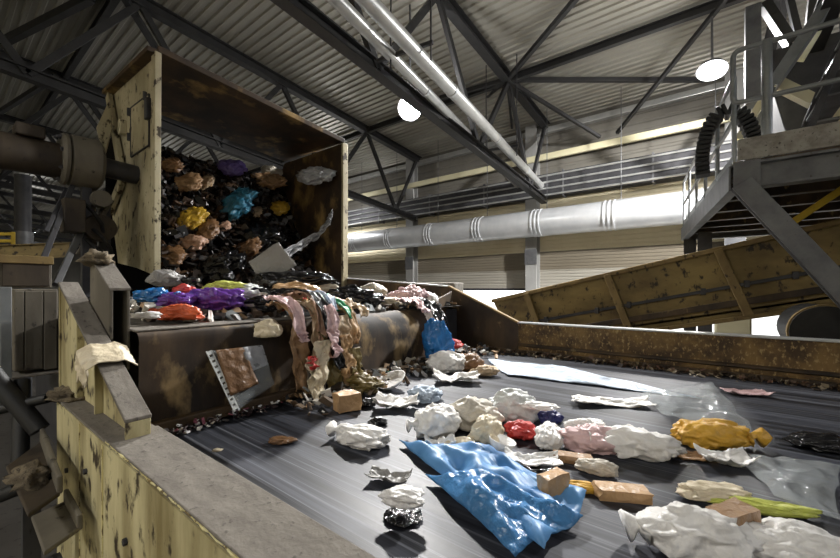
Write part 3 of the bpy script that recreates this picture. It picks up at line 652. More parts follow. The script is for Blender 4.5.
obj('toe_board', MB().box((C0.x + .02, PY - .03, PZ + .03), (PX1, PY - .01, PZ + .28)), 'grey_rough', pf, .004)
bl = onY(862, 312, PY - .05)
b0 = onY(741, 184, PY - .05)
obj('diagonal_brace', MB().ibeam(b0, b0 + (bl - b0) * 1.6, .2, .2, .025, .02, (0, 1, 0)), 'steel_grey', pf, .004)
for (x, y) in ((PB.x + .12, PB.y - .1), (C0.x - .28, PY + 4.0), (PX1 - .3, PY + .1), (PX1 - .3, PB.y - .1)):
    obj('post', MB().ibeam((x, y, 0), (x, y, PZ - .31), .24, .24, .025, .02, (0, 1, 0)), 'steel_dark', pf, .004)
yb_ = [onY(*q, 6.6) for q in ((793, 222), (832, 196))]
obj('knee_brace', MB().beam(yb_[0], yb_[1] + (yb_[1] - yb_[0]) * .6, .1, .08), 'yellow_paint', pf, .006)
obj('gusset', MB().prism([(C0.x - .02, PY - .09, PZ - .31), (C0.x + .22, PY - .09, PZ - .31), (C0.x + .22, PY - .09, PZ), (C0.x - .02, PY - .09, PZ)], (0, .012, 0)), 'steel_grey', pf, .003)
rl = thing('platform_railing', (C0.x, PY, PZ), 'grey tubular railing with rounded loop end around the platform', 'railing')
def rp(px, py): return onY(px, py, PY + .05)
tl = rp(733, 52); bl2 = rp(733, 104)
def sm(pts, r=.08, n=5):
    pts = [Vector(p) for p in pts]; out = [pts[0]]
    for i in range(1, len(pts) - 1):
        a_ = (pts[i - 1] - pts[i]).normalized() * r; b_ = (pts[i + 1] - pts[i]).normalized() * r
        for k in range(n + 1):
            t_ = k / n; out.append(pts[i] + a_ * (1 - t_) ** 2 + b_ * t_ ** 2)
    return out + [pts[-1]]
obj('loop_rail', MB().tube(sm([(PX1, tl.y, tl.z), (tl.x, tl.y, tl.z), (tl.x, tl.y, bl2.z), (PX1, tl.y, bl2.z)]), .028, 12), 'rail_steel', rl, smooth='auto')
for px in (767,):
    p = rp(px, 100); obj('post', MB().tube([(p.x, p.y, PZ + .03), (p.x, p.y, tl.z + .02)], .05, 12), 'rail_steel', rl, smooth='auto')
for x in (1.7, 2.9, 4.1): obj('post', MB().tube([(x, tl.y, PZ + .03), (x, tl.y, tl.z)], .028, 12), 'rail_steel', rl, smooth='auto')
NP = 6
rails = []
for k in range(NP):
    f = k / (NP - 1); x = C0.x + (PB.x - C0.x) * f; y = PY + .15 + (PB.y - PY - .2) * f; rails.append((x, y))
    obj('post', MB().tube([(x, y, PZ + .03), (x, y, PZ + 1.1)], .026, 10), 'rail_steel', rl, smooth='auto')
for hz in (1.1, .58): obj('side_rail', MB().tube([(x, y, PZ + hz) for x, y in rails], .026, 10), 'rail_steel', rl, smooth='auto')
obj('kick_strip', MB().beam((rails[0][0], rails[0][1], PZ + .1), (rails[-1][0], rails[-1][1], PZ + .1), .02, .12), 'rail_steel', rl)
# cable carrier chain arching over the platform edge
cc = thing('cable_chain', onY(728, 150, 6.6), 'black segmented cable carrier chain arching over the platform edge', 'cable chain')
path = [onY(*q, 6.6) for q in ((703, 176), (702, 160), (704, 143), (709, 127), (717, 116), (727, 111), (737, 112), (745, 119), (751, 130), (755, 143))]
L = [0]
for a_, b_ in zip(path[:-1], path[1:]): L.append(L[-1] + (b_ - a_).length)
def at(s_):
    for i in range(len(L) - 1):
        if s_ <= L[i + 1]: return path[i].lerp(path[i + 1], (s_ - L[i]) / (L[i + 1] - L[i]))
    return path[-1]
NL = 26
for k in range(NL):
    p = at(L[-1] * k / NL); q = at(L[-1] * (k + .72) / NL); obj('link', MB().beam(p, q, .22, .14, (0, 1, 0)) if False else MB().beam(p, q, .16, .24, (0, 1, 0)), 'rubber_black', cc, .01)
# upper stair and conveyor steelwork beyond the railing
us = thing('upper_stair', (1.5, 7.5, PZ), 'steel stair with slanting stringers climbing out of the picture at upper right', 'stair')
s0 = onY(806, 138, 6.2); s1 = onY(842, 50, 6.2); dd = s1 - s0
obj('stringer', MB().cbeam(s0, s0 + dd * 3, .06, .2, .012, (0, 1, 0)), 'steel_dark', us, .003)
obj('stringer', MB().cbeam(s0 + Vector((0, .9, 0)), s0 + dd * 3 + Vector((0, .9, 0)), .06, .2, .012, (0, 1, 0)), 'steel_dark', us, .003)
for k in range(9):
    p = s0 + dd * (.2 + k * .3); obj('tread', MB().box((p.x - .02, p.y + .03, p.z - .02), (p.x + .22, p.y + .87, p.z + .01)), 'steel_grey', us, .003)
def slant(a_, b_, Y, w_, h_, mt, nm, lab, ext=1.0):
    p = onY(*a_, Y); q = onY(*b_, Y); tag(obj(nm, MB().cbeam(p, p + (q - p) * ext, w_, h_, .02, (0, 1, 0)), mt, bevel=.004), lab, 'beam', 'slanted steelwork upper right')
slant((771, 88), (806, 36), 7.4, .14, .3, 'rail_steel', 'slanted_beam', 'broad pale slanted beam rising right behind the platform railing', 2.2)
slant((800, 60), (836, 0), 7.8, .1, .12, 'bar_white', 'slanted_beam', 'thin bright slanted beam beside the broad pale one', 1.6)
slant((765, 5), (792, 46), 8.4, .12, .28, 'truss_steel', 'slanted_beam', 'grey slanted beam falling right behind the railing post', 1.0)
slant((778, 84), (822, 106), 7.6, .14, .18, 'bar_white', 'slanted_beam', 'bright short beam sloping down right behind the railing', 1.5)
slant((738, 140), (768, 92), 7.9, .1, .16, 'bar_white', 'slanted_beam', 'pale slanted strut behind the cable chain', 1.2)
mc = thing('machine_housing', (1.4, 7.8, PZ), 'dim grey machine housing standing on the platform behind the railing', 'machine')
a_ = onY(770, 135, 8.2); obj('body', MB().box((a_.x, 8.2, PZ + .03), (a_.x + 1.4, 9.4, PZ + 1.0)), 'steel_grey', mc, .02)
obj('hopper', MB().prism([(a_.x + .2, 8.3, PZ + 1.0), (a_.x + 1.2, 8.3, PZ + 1.0), (a_.x + 1.5, 8.3, PZ + 2.4), (a_.x - .1, 8.3, PZ + 2.4)], (0, 1.0, 0)), 'steel_dark', mc, .02)
obj('pillar', MB().box((a_.x - .3, 8.2, PZ + .03), (a_.x - .1, 8.4, PZ + 3.2)), 'steel_grey', mc, .01)

# ------------------------------------------------------------------ waste
def ridge(v): return 1 - 2.2 * abs(mnoise.noise(v))
def nv(v, f, o): return mnoise.noise_vector(v * f + o)
def bag_mb(dims, seed, crease=1.0, flat=.6, sub=4):
    bm = bmesh.new(); bmesh.ops.create_icosphere(bm, subdivisions=sub, radius=1); m = MB()
    off = Vector((seed * 5.17 + 1, seed * 2.31, seed * 9.7)); sx, sy, sz = [q / 2 for q in dims]
    for v in bm.verts:
        d = v.co; w1 = nv(d, 1.4, off); q = d + w1 * .5
        r1 = ridge(q * 1.6 + off); r2 = ridge(q * 3.4 + off); r3 = ridge(q * 7.0 + off); r4 = ridge(q * 14.0 + off) if sub > 3 else 0
        k = .80 + .22 * mnoise.noise(d * 1.1 + off) + crease * (.15 * r1 + .075 * r2 * (.3 + .7 * abs(r1)) + .028 * r3 * abs(r2) + .012 * r4)
        p = d * k + w1 * .16 + nv(d, 2.6, off) * .06 * crease
        p = Vector((p.x * sx, p.y * sy, p.z * sz))
        if p.z < -flat * sz: p.z = -flat * sz + .05 * sz * mnoise.noise(d * 6 + off)
        m.v.append(p)
    m.f = [tuple(v.index for v in f.verts) for f in bm.faces]; bm.free(); return m
def bottle_mb(L, r, dent=0.0):
    pr = [(-.5, .2), (-.49, .8), (-.46, 1), (-.2, .97), (-.05, 1), (.1, .96), (.2, 1), (.3, .85), (.38, .45), (.42, .34), (.5, .34)]
    m = MB().tube([(a * L, 0, 0) for a, b in pr], r, 18, rr=[b * r for a, b in pr])
    if dent:
        for v in m.v: v.z *= 1 - dent * max(0, 1 - abs(v.x / (L * .35)))
    return m
def carton_mb(dims, seed, crush=.09):
    bm = bmesh.new(); bmesh.ops.create_cube(bm, size=1); bmesh.ops.subdivide_edges(bm, edges=bm.edges, cuts=6, use_grid_fill=True); m = MB()
    off = Vector((seed * 3.3, seed, 2 * seed))
    for v in bm.verts:
        n = mnoise.noise_vector(v.co * 1.6 + off) * crush + mnoise.noise_vector(v.co * 4 + off) * crush * .35
        p = v.co + n; m.v.append(Vector((p.x * dims[0], p.y * dims[1], p.z * dims[2])))
    m.f = [tuple(v.index for v in f.verts) for f in bm.faces]; bm.free(); return m
def sheet_mb(w_, d_, amp, seed, curl=0.0, nu=26, nv=20):
    off = Vector((seed * 4.1, seed * 1.9, seed))
    def f(u, v):
        rag = 1 + .16 * mnoise.noise(Vector((math.atan2(v - .5, u - .5) * 1.5, seed, 3))) + .05 * mnoise.noise(Vector((math.atan2(v - .5, u - .5) * 7, seed, 8)))
        x = (u - .5) * w_ * rag; y = (v - .5) * d_ * rag; q = Vector((u * 2.6, v * 2.6, 0)) + off
        z = amp * (mnoise.noise(q) + .55 * ridge(q * 1.8) + .3 * ridge(q * 3.9)) + curl * ((u - .5) ** 2 + (v - .5) ** 2) * 2
        return Vector((x, y, z))
    return MB().grid(f, nu, nv)
def disc_mb(r, h, seed):
    pr = [(0, 0), (0, .7), (h * .2, .74), (h, 1.0), (h, .95), (h * .3, .7), (h * .15, 0)]; n = 28; m = MB(); vs = []; fs = []
    for a, b in pr: vs += [(b * r * math.cos(2 * math.pi * k / n), b * r * math.sin(2 * math.pi * k / n), a) for k in range(n)]
    for q in range(len(pr) - 1): fs += [(q * n + k, q * n + (k + 1) % n, (q + 1) * n + (k + 1) % n, (q + 1) * n + k) for k in range(n)]
    return m.add(vs, fs)
def xf(m, rot):
    R_ = Matrix.Rotation(rot[2], 3, 'Z') @ Matrix.Rotation(rot[1], 3, 'Y') @ Matrix.Rotation(rot[0], 3, 'X')
    m.v = [R_ @ v for v in m.v]; return m
def rest(m, x, y, z):
    lo = min(v.z for v in m.v)
    m.v = [v + Vector((x, y, z - lo)) for v in m.v]; return m
def scale_at(px, py, z): return (onZ(px, py, z) - CAM).dot(FW) / FPX
def put(name, cat, label, px, py, wpx, dr, hr, kind, mat, zs=BZ, yaw=0, seed=1, tilt=0, roll=0, knot=None, cap=None, crease=1.0, lift=.002, group=None, flat=.6, plane=None, X=None):
    """waste item whose middle shows at pixel (px, py), resting at height zs (or on the chute plane); wpx is its width in the picture"""
    h = .1
    for _ in range(3):
        P = onX(px, py, X) if X is not None else onZ(px, py, zs + h * .45) if plane is None else onP(px, py, plane[0] + plane[1] * h * .4, plane[1])
        w_ = wpx * (P - CAM).dot(FW) / FPX; h = max(.006, w_ * hr)
    dims = (w_, w_ * dr, h)
    if X is not None: zs = max(zs, P.z - h * .42); plane = None
    if kind == 'bag': m = bag_mb(dims, seed, crease, flat, 5 if wpx > 30 else 4)
    elif kind == 'bottle': m = bottle_mb(w_, h / 2, .3)
    elif kind == 'carton': m = carton_mb(dims, seed)
    elif kind == 'sheet': m = sheet_mb(w_, w_ * dr, h * .5, seed, h)
    elif kind == 'disc': m = disc_mb(w_ / 2, h, seed)
    rz = TH + math.radians(yaw); rot = (math.radians(roll), math.radians(tilt), rz)
    ends = []
    if knot: # gathered neck at one end, flaring into a torn tuft
        kx = knot * w_ * .46; r = w_ * .055
        km = MB().tube([(kx * .9, 0, 0), (kx * 1.02, 0, r * .3), (kx * 1.12, 0, r * .5), (kx * 1.3, 0, r * .2)], r, 12, rr=[r * 2.2, r, r * .9, r * 2.4])
        for i, v in enumerate(km.v): v += mnoise.noise_vector(v * 18 + Vector((seed, 0, 0))) * r * .9
        ends.append(('knot', km, mat))
    if cap:
        ends.append(('cap', MB().tube([(w_ * .46, 0, 0), (w_ * .53, 0, 0)], h * .2, 14), cap))
    xf(m, rot); lo = min(v.z for v in m.v)
    base = Vector((P.x, P.y, zs + lift - lo)) if plane is None else P
    for v in m.v: v += base
    o = obj(name, m, mat, smooth=True if kind != 'carton' else 'auto', recalc=(kind in ('bottle', 'disc')), solid=.004 if kind == 'sheet' else 0,
            bevel=0)
    for nm, km, mt in ends:
        xf(km, rot)
        for v in km.v: v += base
        obj(nm, km, mt, o, smooth=True)
    return tag(o, label, cat, group)
def film(name, cat, label, corners, mat, zs, amp, seed, group=None, nu=34, nv=24, thick=.004):
    c = [onZ(px, py, zs) for px, py in corners]; off = Vector((seed * 3.7, seed, 1))
    def f(u, v):
        p = c[0].lerp(c[1], u).lerp(c[3].lerp(c[2], u), v)
        e = min(u, 1 - u, v, 1 - v); q = Vector((p.x * 3.2, p.y * 5.5, 0)) + off
        z = amp * max(0, .45 + .7 * mnoise.noise(q) + .45 * ridge(q * 1.7) + .2 * ridge(q * 3.6)) * (.35 + .65 * min(1, e * 6))
        n = mnoise.noise_vector(Vector((p.x * 5, p.y * 5, seed))) * .03
        return Vector((p.x + n.x, p.y + n.y, zs + .004 + z))
    return tag(obj(name, MB().grid(f, nu, nv), mat, smooth=True, recalc=False, solid=thick), label, cat, group)
def drape(name, cat, label, y0, w_, s0, s1, mat, off, seed, taper=.6, skew=0.0, group=None, nu=14, nv=26, thick=.004):
    """a piece lying over the discharge nose and hanging down its face; s runs in metres from the nose top (0) along the arc and down"""
    o_ = Vector((seed * 2.3, seed * 1.1, 0)); arc = NR * math.pi / 2
    def f(u, v):
        s = s0 + (s1 - s0) * v; ww = w_ * (1 + (taper - 1) * v) * (1 + .35 * mnoise.noise(Vector((v * 4, seed, 0)))); y = y0 + skew * v + (u - .5) * ww
        x, z, nx, nz = nosept(s, y0 + skew * v)
        q = Vector((u * 2.2 * w_ / .2, v * 5, 0)) + o_
        k = off + .035 * (1 + mnoise.noise(q)) + .03 * ridge(q * 1.7) + .012 * ridge(q * 4) + .02
        y += .03 * mnoise.noise(q * 1.3 + Vector((9, 0, 0)))
        return Vector((x + nx * k, y, max(z + nz * k, BZ + .012)))
    return tag(obj(name, MB().grid(f, nu, nv), mat, smooth=True, recalc=False, solid=thick), label, cat, group)

# --- loose waste on the moving belt
G1 = 'waste lying on the main belt'
def B(*a, **k): k.setdefault('group', G1); return put(*a, **k)
B('plastic_bag', 'bag', 'white crumpled plastic bag lying alone left of the blue film', 362, 434, 66, .55, .34, 'bag', 'film_white', seed=2, yaw=-28, knot=-1)
B('plastic_bag', 'bag', 'small white crumpled bag on black scrap near the near belt edge', 402, 495, 46, .6, .42, 'bag', 'film_white', seed=3, yaw=-8, zs=BZ + .06)
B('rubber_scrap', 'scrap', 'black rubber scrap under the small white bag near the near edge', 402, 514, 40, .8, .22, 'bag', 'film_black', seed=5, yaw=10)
B('plastic_film', 'film', 'grey flat plastic scrap between white bag and small bag', 389, 478, 42, .45, .16, 'sheet', 'film_grey', seed=6, yaw=-15)
film('plastic_sheet', 'film', 'large blue plastic sheet stretched along the belt in the foreground', ((402, 444), (478, 460), (580, 498), (566, 566)) and ((398, 446), (470, 452), (585, 500), (545, 560)), 'film_bluefilm', BZ, .085, 4, G1)
film('plastic_sheet', 'film', 'lower folded flap of blue sheet nearest the picture bottom', ((425, 478), (500, 486), (578, 520), (520, 566)), 'film_blue', BZ + .01, .07, 11, G1)
B('plastic_bag', 'bag', 'bulging white bag standing leftmost in the middle bag cluster', 437, 418, 50, .75, .78, 'bag', 'film_white', seed=7, yaw=15, knot=-1)
B('plastic_bag', 'bag', 'dirty white bag second from left in the middle bag cluster', 471, 412, 56, .7, .62, 'bag', 'film_dirtywhite', seed=8, yaw=-10)
B('paper_bag', 'bag', 'beige paper bag in the centre of the middle bag cluster', 487, 428, 44, .6, .75, 'bag', 'film_cream', seed=9, yaw=40)
B('plastic_bag', 'bag', 'cloudy clear bag at the back of the middle cluster', 512, 404, 56, .7, .62, 'bag', 'film_pale', seed=10, yaw=5)
B('plastic_bag', 'bag', 'red plastic bag at the right of the middle cluster', 521, 428, 32, .8, .62, 'bag', 'film_red', seed=11, yaw=0, knot=1)
B('wrapper', 'wrapper', 'white wrapper lying on the navy bag behind the red one', 538, 405, 36, .45, .25, 'bag', 'film_white', seed=12, yaw=-15, zs=BZ + .10)
B('plastic_bag', 'bag', 'navy blue bag behind and right of the red one', 549, 415, 26, .8, .6, 'bag', 'film_navy', seed=13)
B('plastic_bag', 'bag', 'white bag right beside the red plastic bag', 548, 434, 38, .7, .7, 'bag', 'film_white', seed=14, yaw=60)
B('yogurt_tub', 'tub', 'white shallow tub in front of the middle bag cluster', 500, 447, 28, 1, .35, 'disc', 'film_white', seed=1, tilt=14)
B('food_tray', 'tray', 'cream food tray lying left of the shallow tub', 460, 449, 32, 1, .2, 'disc', 'film_cream', seed=1, tilt=-10)
B('paper_sheet', 'paper', 'white creased paper lying flat behind the blue sheet', 532, 462, 54, .45, .14, 'sheet', 'film_white', seed=15, yaw=-8)
B('plastic_bag', 'bag', 'pinkish white bag right of the middle cluster', 590, 437, 54, .6, .55, 'bag', 'film_pink', seed=16, yaw=-20, knot=1)
B('plastic_wrap', 'wrapper', 'white wrap lying on top left of the pinkish bag', 585, 424, 40, .5, .4, 'bag', 'film_white', seed=17, yaw=-10, zs=BZ + .07)
B('cardboard_scrap', 'cardboard', 'orange brown cardboard strip left of the pinkish bag', 572, 459, 36, .35, .2, 'carton', 'film_tan', seed=18, yaw=-18)
B('plastic_bag', 'bag', 'grey beige bag in front of the pinkish white bag', 596, 465, 40, .5, .45, 'bag', 'film_dirtywhite', seed=19, yaw=-25)
B('banana_peel', 'peel', 'pale yellow rind strip lying in front of the grey beige bag', 586, 487, 50, .3, .2, 'bag', 'film_yellow', seed=20, yaw=-14)
B('cardboard_scrap', 'cardboard', 'tan crushed cardboard piece right of the pale yellow rind', 622, 494, 48, .4, .22, 'carton', 'film_kraft', seed=21, yaw=-10)
B('cardboard_box', 'cardboard', 'small upright beige carton behind the blue sheet end', 553, 486, 30, .5, .75, 'carton', 'film_kraft', seed=22, yaw=30)
B('plastic_bag', 'bag', 'full white plastic bag lying between pinkish and yellow bags', 640, 441, 78, .55, .46, 'bag', 'film_white', seed=23, yaw=-16, knot=-1)
B('plastic_bag', 'bag', 'bright yellow plastic bag at right centre of the belt', 713, 432, 74, .5, .42, 'bag', 'film_yellow', seed=24, yaw=-8, knot=1)
B('paper_scrap', 'paper', 'reddish brown strip below the yellow bag', 685, 456, 46, .3, .14, 'sheet', 'film_tan', seed=25, yaw=-16)
B('paper_sheet', 'paper', 'white paper scrap below right of the yellow bag', 726, 461, 46, .5, .22, 'sheet', 'film_white', seed=26, yaw=-8)
film('plastic_film', 'film', 'clear film lying on the belt behind the yellow bag', ((640, 398), (712, 384), (760, 440), (668, 420)), 'film_clear', BZ, .06, 21, G1)
film('plastic_film', 'film', 'clear film spread near the right edge of the belt', ((742, 458), (838, 468), (838, 522), (770, 500)), 'film_clear', BZ, .05, 22, G1)
B('paper_sheet', 'paper', 'long white paper lying flat left behind the clear film', 612, 403, 74, .28, .07, 'sheet', 'film_white', seed=27, yaw=-8)
B('paper_sheet', 'paper', 'small whitish scrap lying near the far rusty guide', 747, 393, 38, .4, .1, 'sheet', 'film_pink', seed=28, yaw=-6)
film('plastic_film', 'film', 'long thin pale strip stretched on the belt near the discharge', ((486, 360), (560, 368), (700, 400), (508, 376)), 'film_paleblue', BZ, .03, 23, G1)  # thin pale strip following the white streak along the belt
B('plastic_bag', 'bag', 'large white bag in the lower right foreground, left one', 694, 528, 104, .6, .5, 'bag', 'film_white', seed=29, yaw=-10, knot=-1)
B('cardboard_box', 'cardboard', 'reddish brown carton between the two large foreground bags', 733, 528, 46, .5, .7, 'carton', 'film_tan', seed=30, yaw=20)
B('plastic_bag', 'bag', 'large white bag in the lower right foreground, right one', 794, 540, 104, .55, .4, 'bag', 'film_white', seed=31, yaw=-14, knot=1)
B('plastic_wrap', 'wrapper', 'yellow green wrap strip above the large foreground bags', 756, 504, 96, .22, .14, 'bag', 'film_lime', seed=32, yaw=-18)
B('paper_bag', 'bag', 'cream crumpled paper behind the large foreground bags', 712, 490, 66, .45, .28, 'bag', 'film_cream', seed=33, yaw=-10)
B('plastic_bag', 'bag', 'black bag lying at the right edge of the belt', 822, 440, 60, .6, .3, 'bag', 'film_black', seed=34, yaw=-10)
B('plastic_film', 'film', 'dark grey film behind the small upright carton', 528, 476, 48, .5, .12, 'sheet', 'film_black', seed=35, yaw=-12)
# near the discharge foot
B('paper_plate', 'plate', 'white round plate lying on the belt below the discharge', 392, 386, 32, 1, .16, 'disc', 'film_white', seed=1, tilt=-20, roll=15)
B('bottle_cap', 'cap', 'small green cap above the round white plate', 389, 372, 14, 1, .5, 'disc', 'film_green', seed=1, roll=20)
B('paper_sheet', 'paper', 'white folded paper below the round white plate', 396, 404, 44, .55, .2, 'sheet', 'film_white', seed=36, yaw=-4)
B('plastic_bag', 'bag', 'pale bluish clear bag right of the round plate', 426, 392, 36, .8, .5, 'bag', 'film_paleblue', seed=37, yaw=0)
B('paper_sheet', 'paper', 'white torn paper lying behind the pale bluish bag', 456, 379, 44, .5, .16, 'sheet', 'film_white', seed=38, yaw=-6)
B('cardboard_box', 'cardboard', 'small tan carton piece at the edge of the shadow', 347, 403, 24, .7, .7, 'carton', 'film_kraft', seed=39, yaw=35)
B('leaf_litter', 'scrap', 'olive brown fibrous clump beside the small tan carton', 362, 384, 40, .6, .5, 'bag', 'film_olive', seed=40, yaw=0, crease=2.0)
B('plastic_bag', 'bag', 'blue plastic bag standing at the right end of the discharge', 438, 345, 32, .7, 1.55, 'bag', 'film_deepblue', seed=41, yaw=0, zs=BZ + .04)
B('plastic_wrap', 'wrapper', 'red wrapper lying on the white bag below the blue one', 449, 343, 30, .6, .4, 'bag', 'film_red', seed=42, yaw=10, zs=BZ + .17)
B('plastic_bag', 'bag', 'white bag below the standing blue bag', 447, 360, 42, .75, .62, 'bag', 'film_white', seed=43, yaw=5, knot=1)
B('food_scrap', 'scrap', 'brown crumpled scrap right of the white bag below the blue', 470, 362, 28, .8, .7, 'bag', 'film_brown', seed=44, crease=1.8)
B('food_scrap', 'scrap', 'beige crumpled scrap at far right of the discharge foot', 484, 370, 24, .7, .5, 'bag', 'film_beige', seed=45, crease=1.8)
B('plastic_bottle', 'bottle', 'brown plastic bottle lying slanted at the discharge foot', 396, 358, 50, .3, .26, 'bottle', 'film_tan', yaw=52, tilt=-4, zs=BZ + .05, cap='film_brown')
B('paper_scrap', 'paper', 'tiny white card stuck below the rounded discharge', 358, 360, 12, .7, .2, 'sheet', 'film_white', seed=46, tilt=50, zs=BZ + .10)
B('food_scrap', 'scrap', 'dark crumpled scrap left of the round white plate', 366, 402, 22, .7, .45, 'bag', 'film_black', seed=47)
B('food_scrap', 'scrap', 'small brown scrap lying alone near the shadowed belt', 282, 440, 26, .5, .25, 'bag', 'film_brown', seed=48, crease=1.6)
B('paper_scrap', 'paper', 'tiny pale scrap at the near belt edge by the wedge', 218, 450, 10, .6, .3, 'bag', 'film_cream', seed=49)
B('paper_sheet', 'paper', 'white crumpled paper between the cluster and round plate', 440, 445, 30, .6, .3, 'sheet', 'film_white', seed=50)
B('plastic_cup', 'cup', 'small dark cup lying left of the leftmost standing bag', 378, 421, 20, .6, .5, 'bag', 'film_black', seed=51)

# --- waste on the feed conveyor
G2 = 'waste heaped on the feed conveyor'
UB = UZ + .004
def xdepth(py):      # waste higher in the picture lies further back on the heap
    t = [(272, -4.1), (280, -3.75), (290, -3.35), (300, -3.05), (312, -2.85), (330, -2.72)]
    for (a, xa_), (b, xb_) in zip(t[:-1], t[1:]):
        if py <= b: return xa_ + (xb_ - xa_) * max(0, py - a) / (b - a)
    return t[-1][1]
def U(*a, **k): k.setdefault('group', G2); k['zs'] = UB if k.get('X') is None else UZ - .3; k.setdefault('X', xdepth(a[4])); return put(*a, **k)
U('plastic_bag', 'bag', 'blue plastic bag at the left end of the feed conveyor', 153, 295, 40, .7, .45, 'bag', 'film_deepblue', seed=60, knot=1)
U('plastic_bag', 'bag', 'shiny purple plastic bag in the middle of the upper heap', 214, 298, 68, .6, .42, 'bag', 'film_purple', seed=61, yaw=-8)
U('plastic_bag', 'bag', 'small purple bag left of the big shiny purple one', 174, 299, 34, .7, .5, 'bag', 'film_purple', seed=62, yaw=20)
U('mesh_bag', 'bag', 'orange net bag with white tail at the front lip', 180, 312, 46, .6, .42, 'bag', 'film_orange', seed=63, yaw=-4, knot=-1)
U('tissue', 'paper', 'white twisted tissue left of the orange net bag', 147, 315, 26, .45, .35, 'bag', 'film_white', seed=64, yaw=25)
U('plastic_bag', 'bag', 'grey bag below the front edge of the hood plate', 166, 278, 34, .8, .6, 'bag', 'film_grey', seed=65, zs=UB + .04)
U('wrapper', 'wrapper', 'red crushed wrapper behind the purple bags', 184, 289, 24, .7, .5, 'bag', 'film_red', seed=66, zs=UB + .05)
U('plastic_bottle', 'bottle', 'dark bottle lying behind the red crushed wrapper', 188, 281, 22, .4, .4, 'bottle', 'film_black', yaw=-5, zs=UB + .08, cap='film_grey')
U('plastic_wrap', 'wrapper', 'pale green wrap behind the shiny purple bag', 228, 287, 46, .6, .36, 'bag', 'film_lime', seed=67, yaw=10, zs=UB + .06)
U('cardboard_sheet', 'cardboard', 'grey board standing on edge behind the heap', 272, 274, 34, .05, .8, 'carton', 'film_grey', seed=68, yaw=10, tilt=-35, zs=UB + .05)
U('plastic_bag', 'bag', 'black bag with white paper beside the purple bag', 258, 304, 48, .6, .42, 'bag', 'film_black', seed=69, yaw=-5)
U('tissue', 'paper', 'white crumpled tissue on the black bag beside purple', 252, 303, 26, .6, .5, 'bag', 'film_dirtywhite', seed=70, zs=UB + .06)
U('paper_bag', 'bag', 'brown paper bag on top of the upper heap', 296, 291, 48, .6, .5, 'bag', 'film_kraft', seed=71, yaw=12, crease=1.2)
U('wrapper', 'wrapper', 'small bright red wrapper on the brown paper bag', 309, 298, 11, 1, .7, 'bag', 'film_red', seed=72, zs=UB + .12)
U('wrapper', 'wrapper', 'orange wrapper below the brown paper bag', 292, 307, 26, .6, .4, 'bag', 'film_orange', seed=73, zs=UB + .05)
U('plastic_film', 'film', 'green plastic film curving over the front of the heap', 315, 307, 54, .4, .3, 'bag', 'film_green', seed=74, yaw=-12, zs=UB + .03)
U('paper_sheet', 'paper', 'white paper below the green film at the lip', 304, 320, 36, .5, .35, 'bag', 'film_paleblue', seed=75, zs=UB)
U('tissue', 'paper', 'white tissue behind the brown paper bag', 324, 287, 30, .7, .5, 'bag', 'film_dirtywhite', seed=76, zs=UB + .08)
U('plastic_bag', 'bag', 'glossy black bag at the right of the upper heap', 352, 298, 58, .6, .48, 'bag', 'film_black', seed=77, yaw=-10, crease=1.6)
U('fruit_peel', 'peel', 'yellow orange peel right of the glossy black bag', 384, 302, 16, .9, .7, 'bag', 'film_rindyellow', seed=78, zs=UB + .03)
U('tissue', 'paper', 'cream tissue around the yellow orange peel', 390, 306, 30, .7, .5, 'bag', 'film_cream', seed=79)
U('tissue', 'paper', 'pink white tissue heap at the right end of the lip', 408, 304, 34, .8, .75, 'bag', 'film_pink', seed=80, crease=1.6)
U('plastic_wrap', 'wrapper', 'white wrap peeking above the standing blue bag', 428, 312, 22, .7, .8, 'bag', 'film_white', seed=81)
U('plastic_bag', 'bag', 'long black bag at the back of the upper heap', 295, 280, 80, .5, .3, 'bag', 'film_black', seed=82, zs=UB + .04)
U('plastic_bag', 'bag', 'grey clear bag left of the green film', 250, 291, 34, .7, .5, 'bag', 'film_pale', seed=83, zs=UB + .05)
U('paper_scrap', 'paper', 'tan crumpled paper at the lip under the black bag', 340, 316, 34, .6, .5, 'bag', 'film_beige', seed=84)
U('metal_strip', 'strip', 'bright thin metal strip on the lip below black bag', 372, 314, 26, .15, .1, 'carton', 'film_silver', seed=85, yaw=8)
U('plastic_bag', 'bag', 'dirty white bag beside the far side plate', 372, 290, 30, .7, .6, 'bag', 'film_dirtywhite', seed=86)
U('food_scrap', 'scrap', 'beige round lump tipping over the front lip', 268, 328, 30, .8, .75, 'bag', 'film_cream', seed=87, X=-2.46)

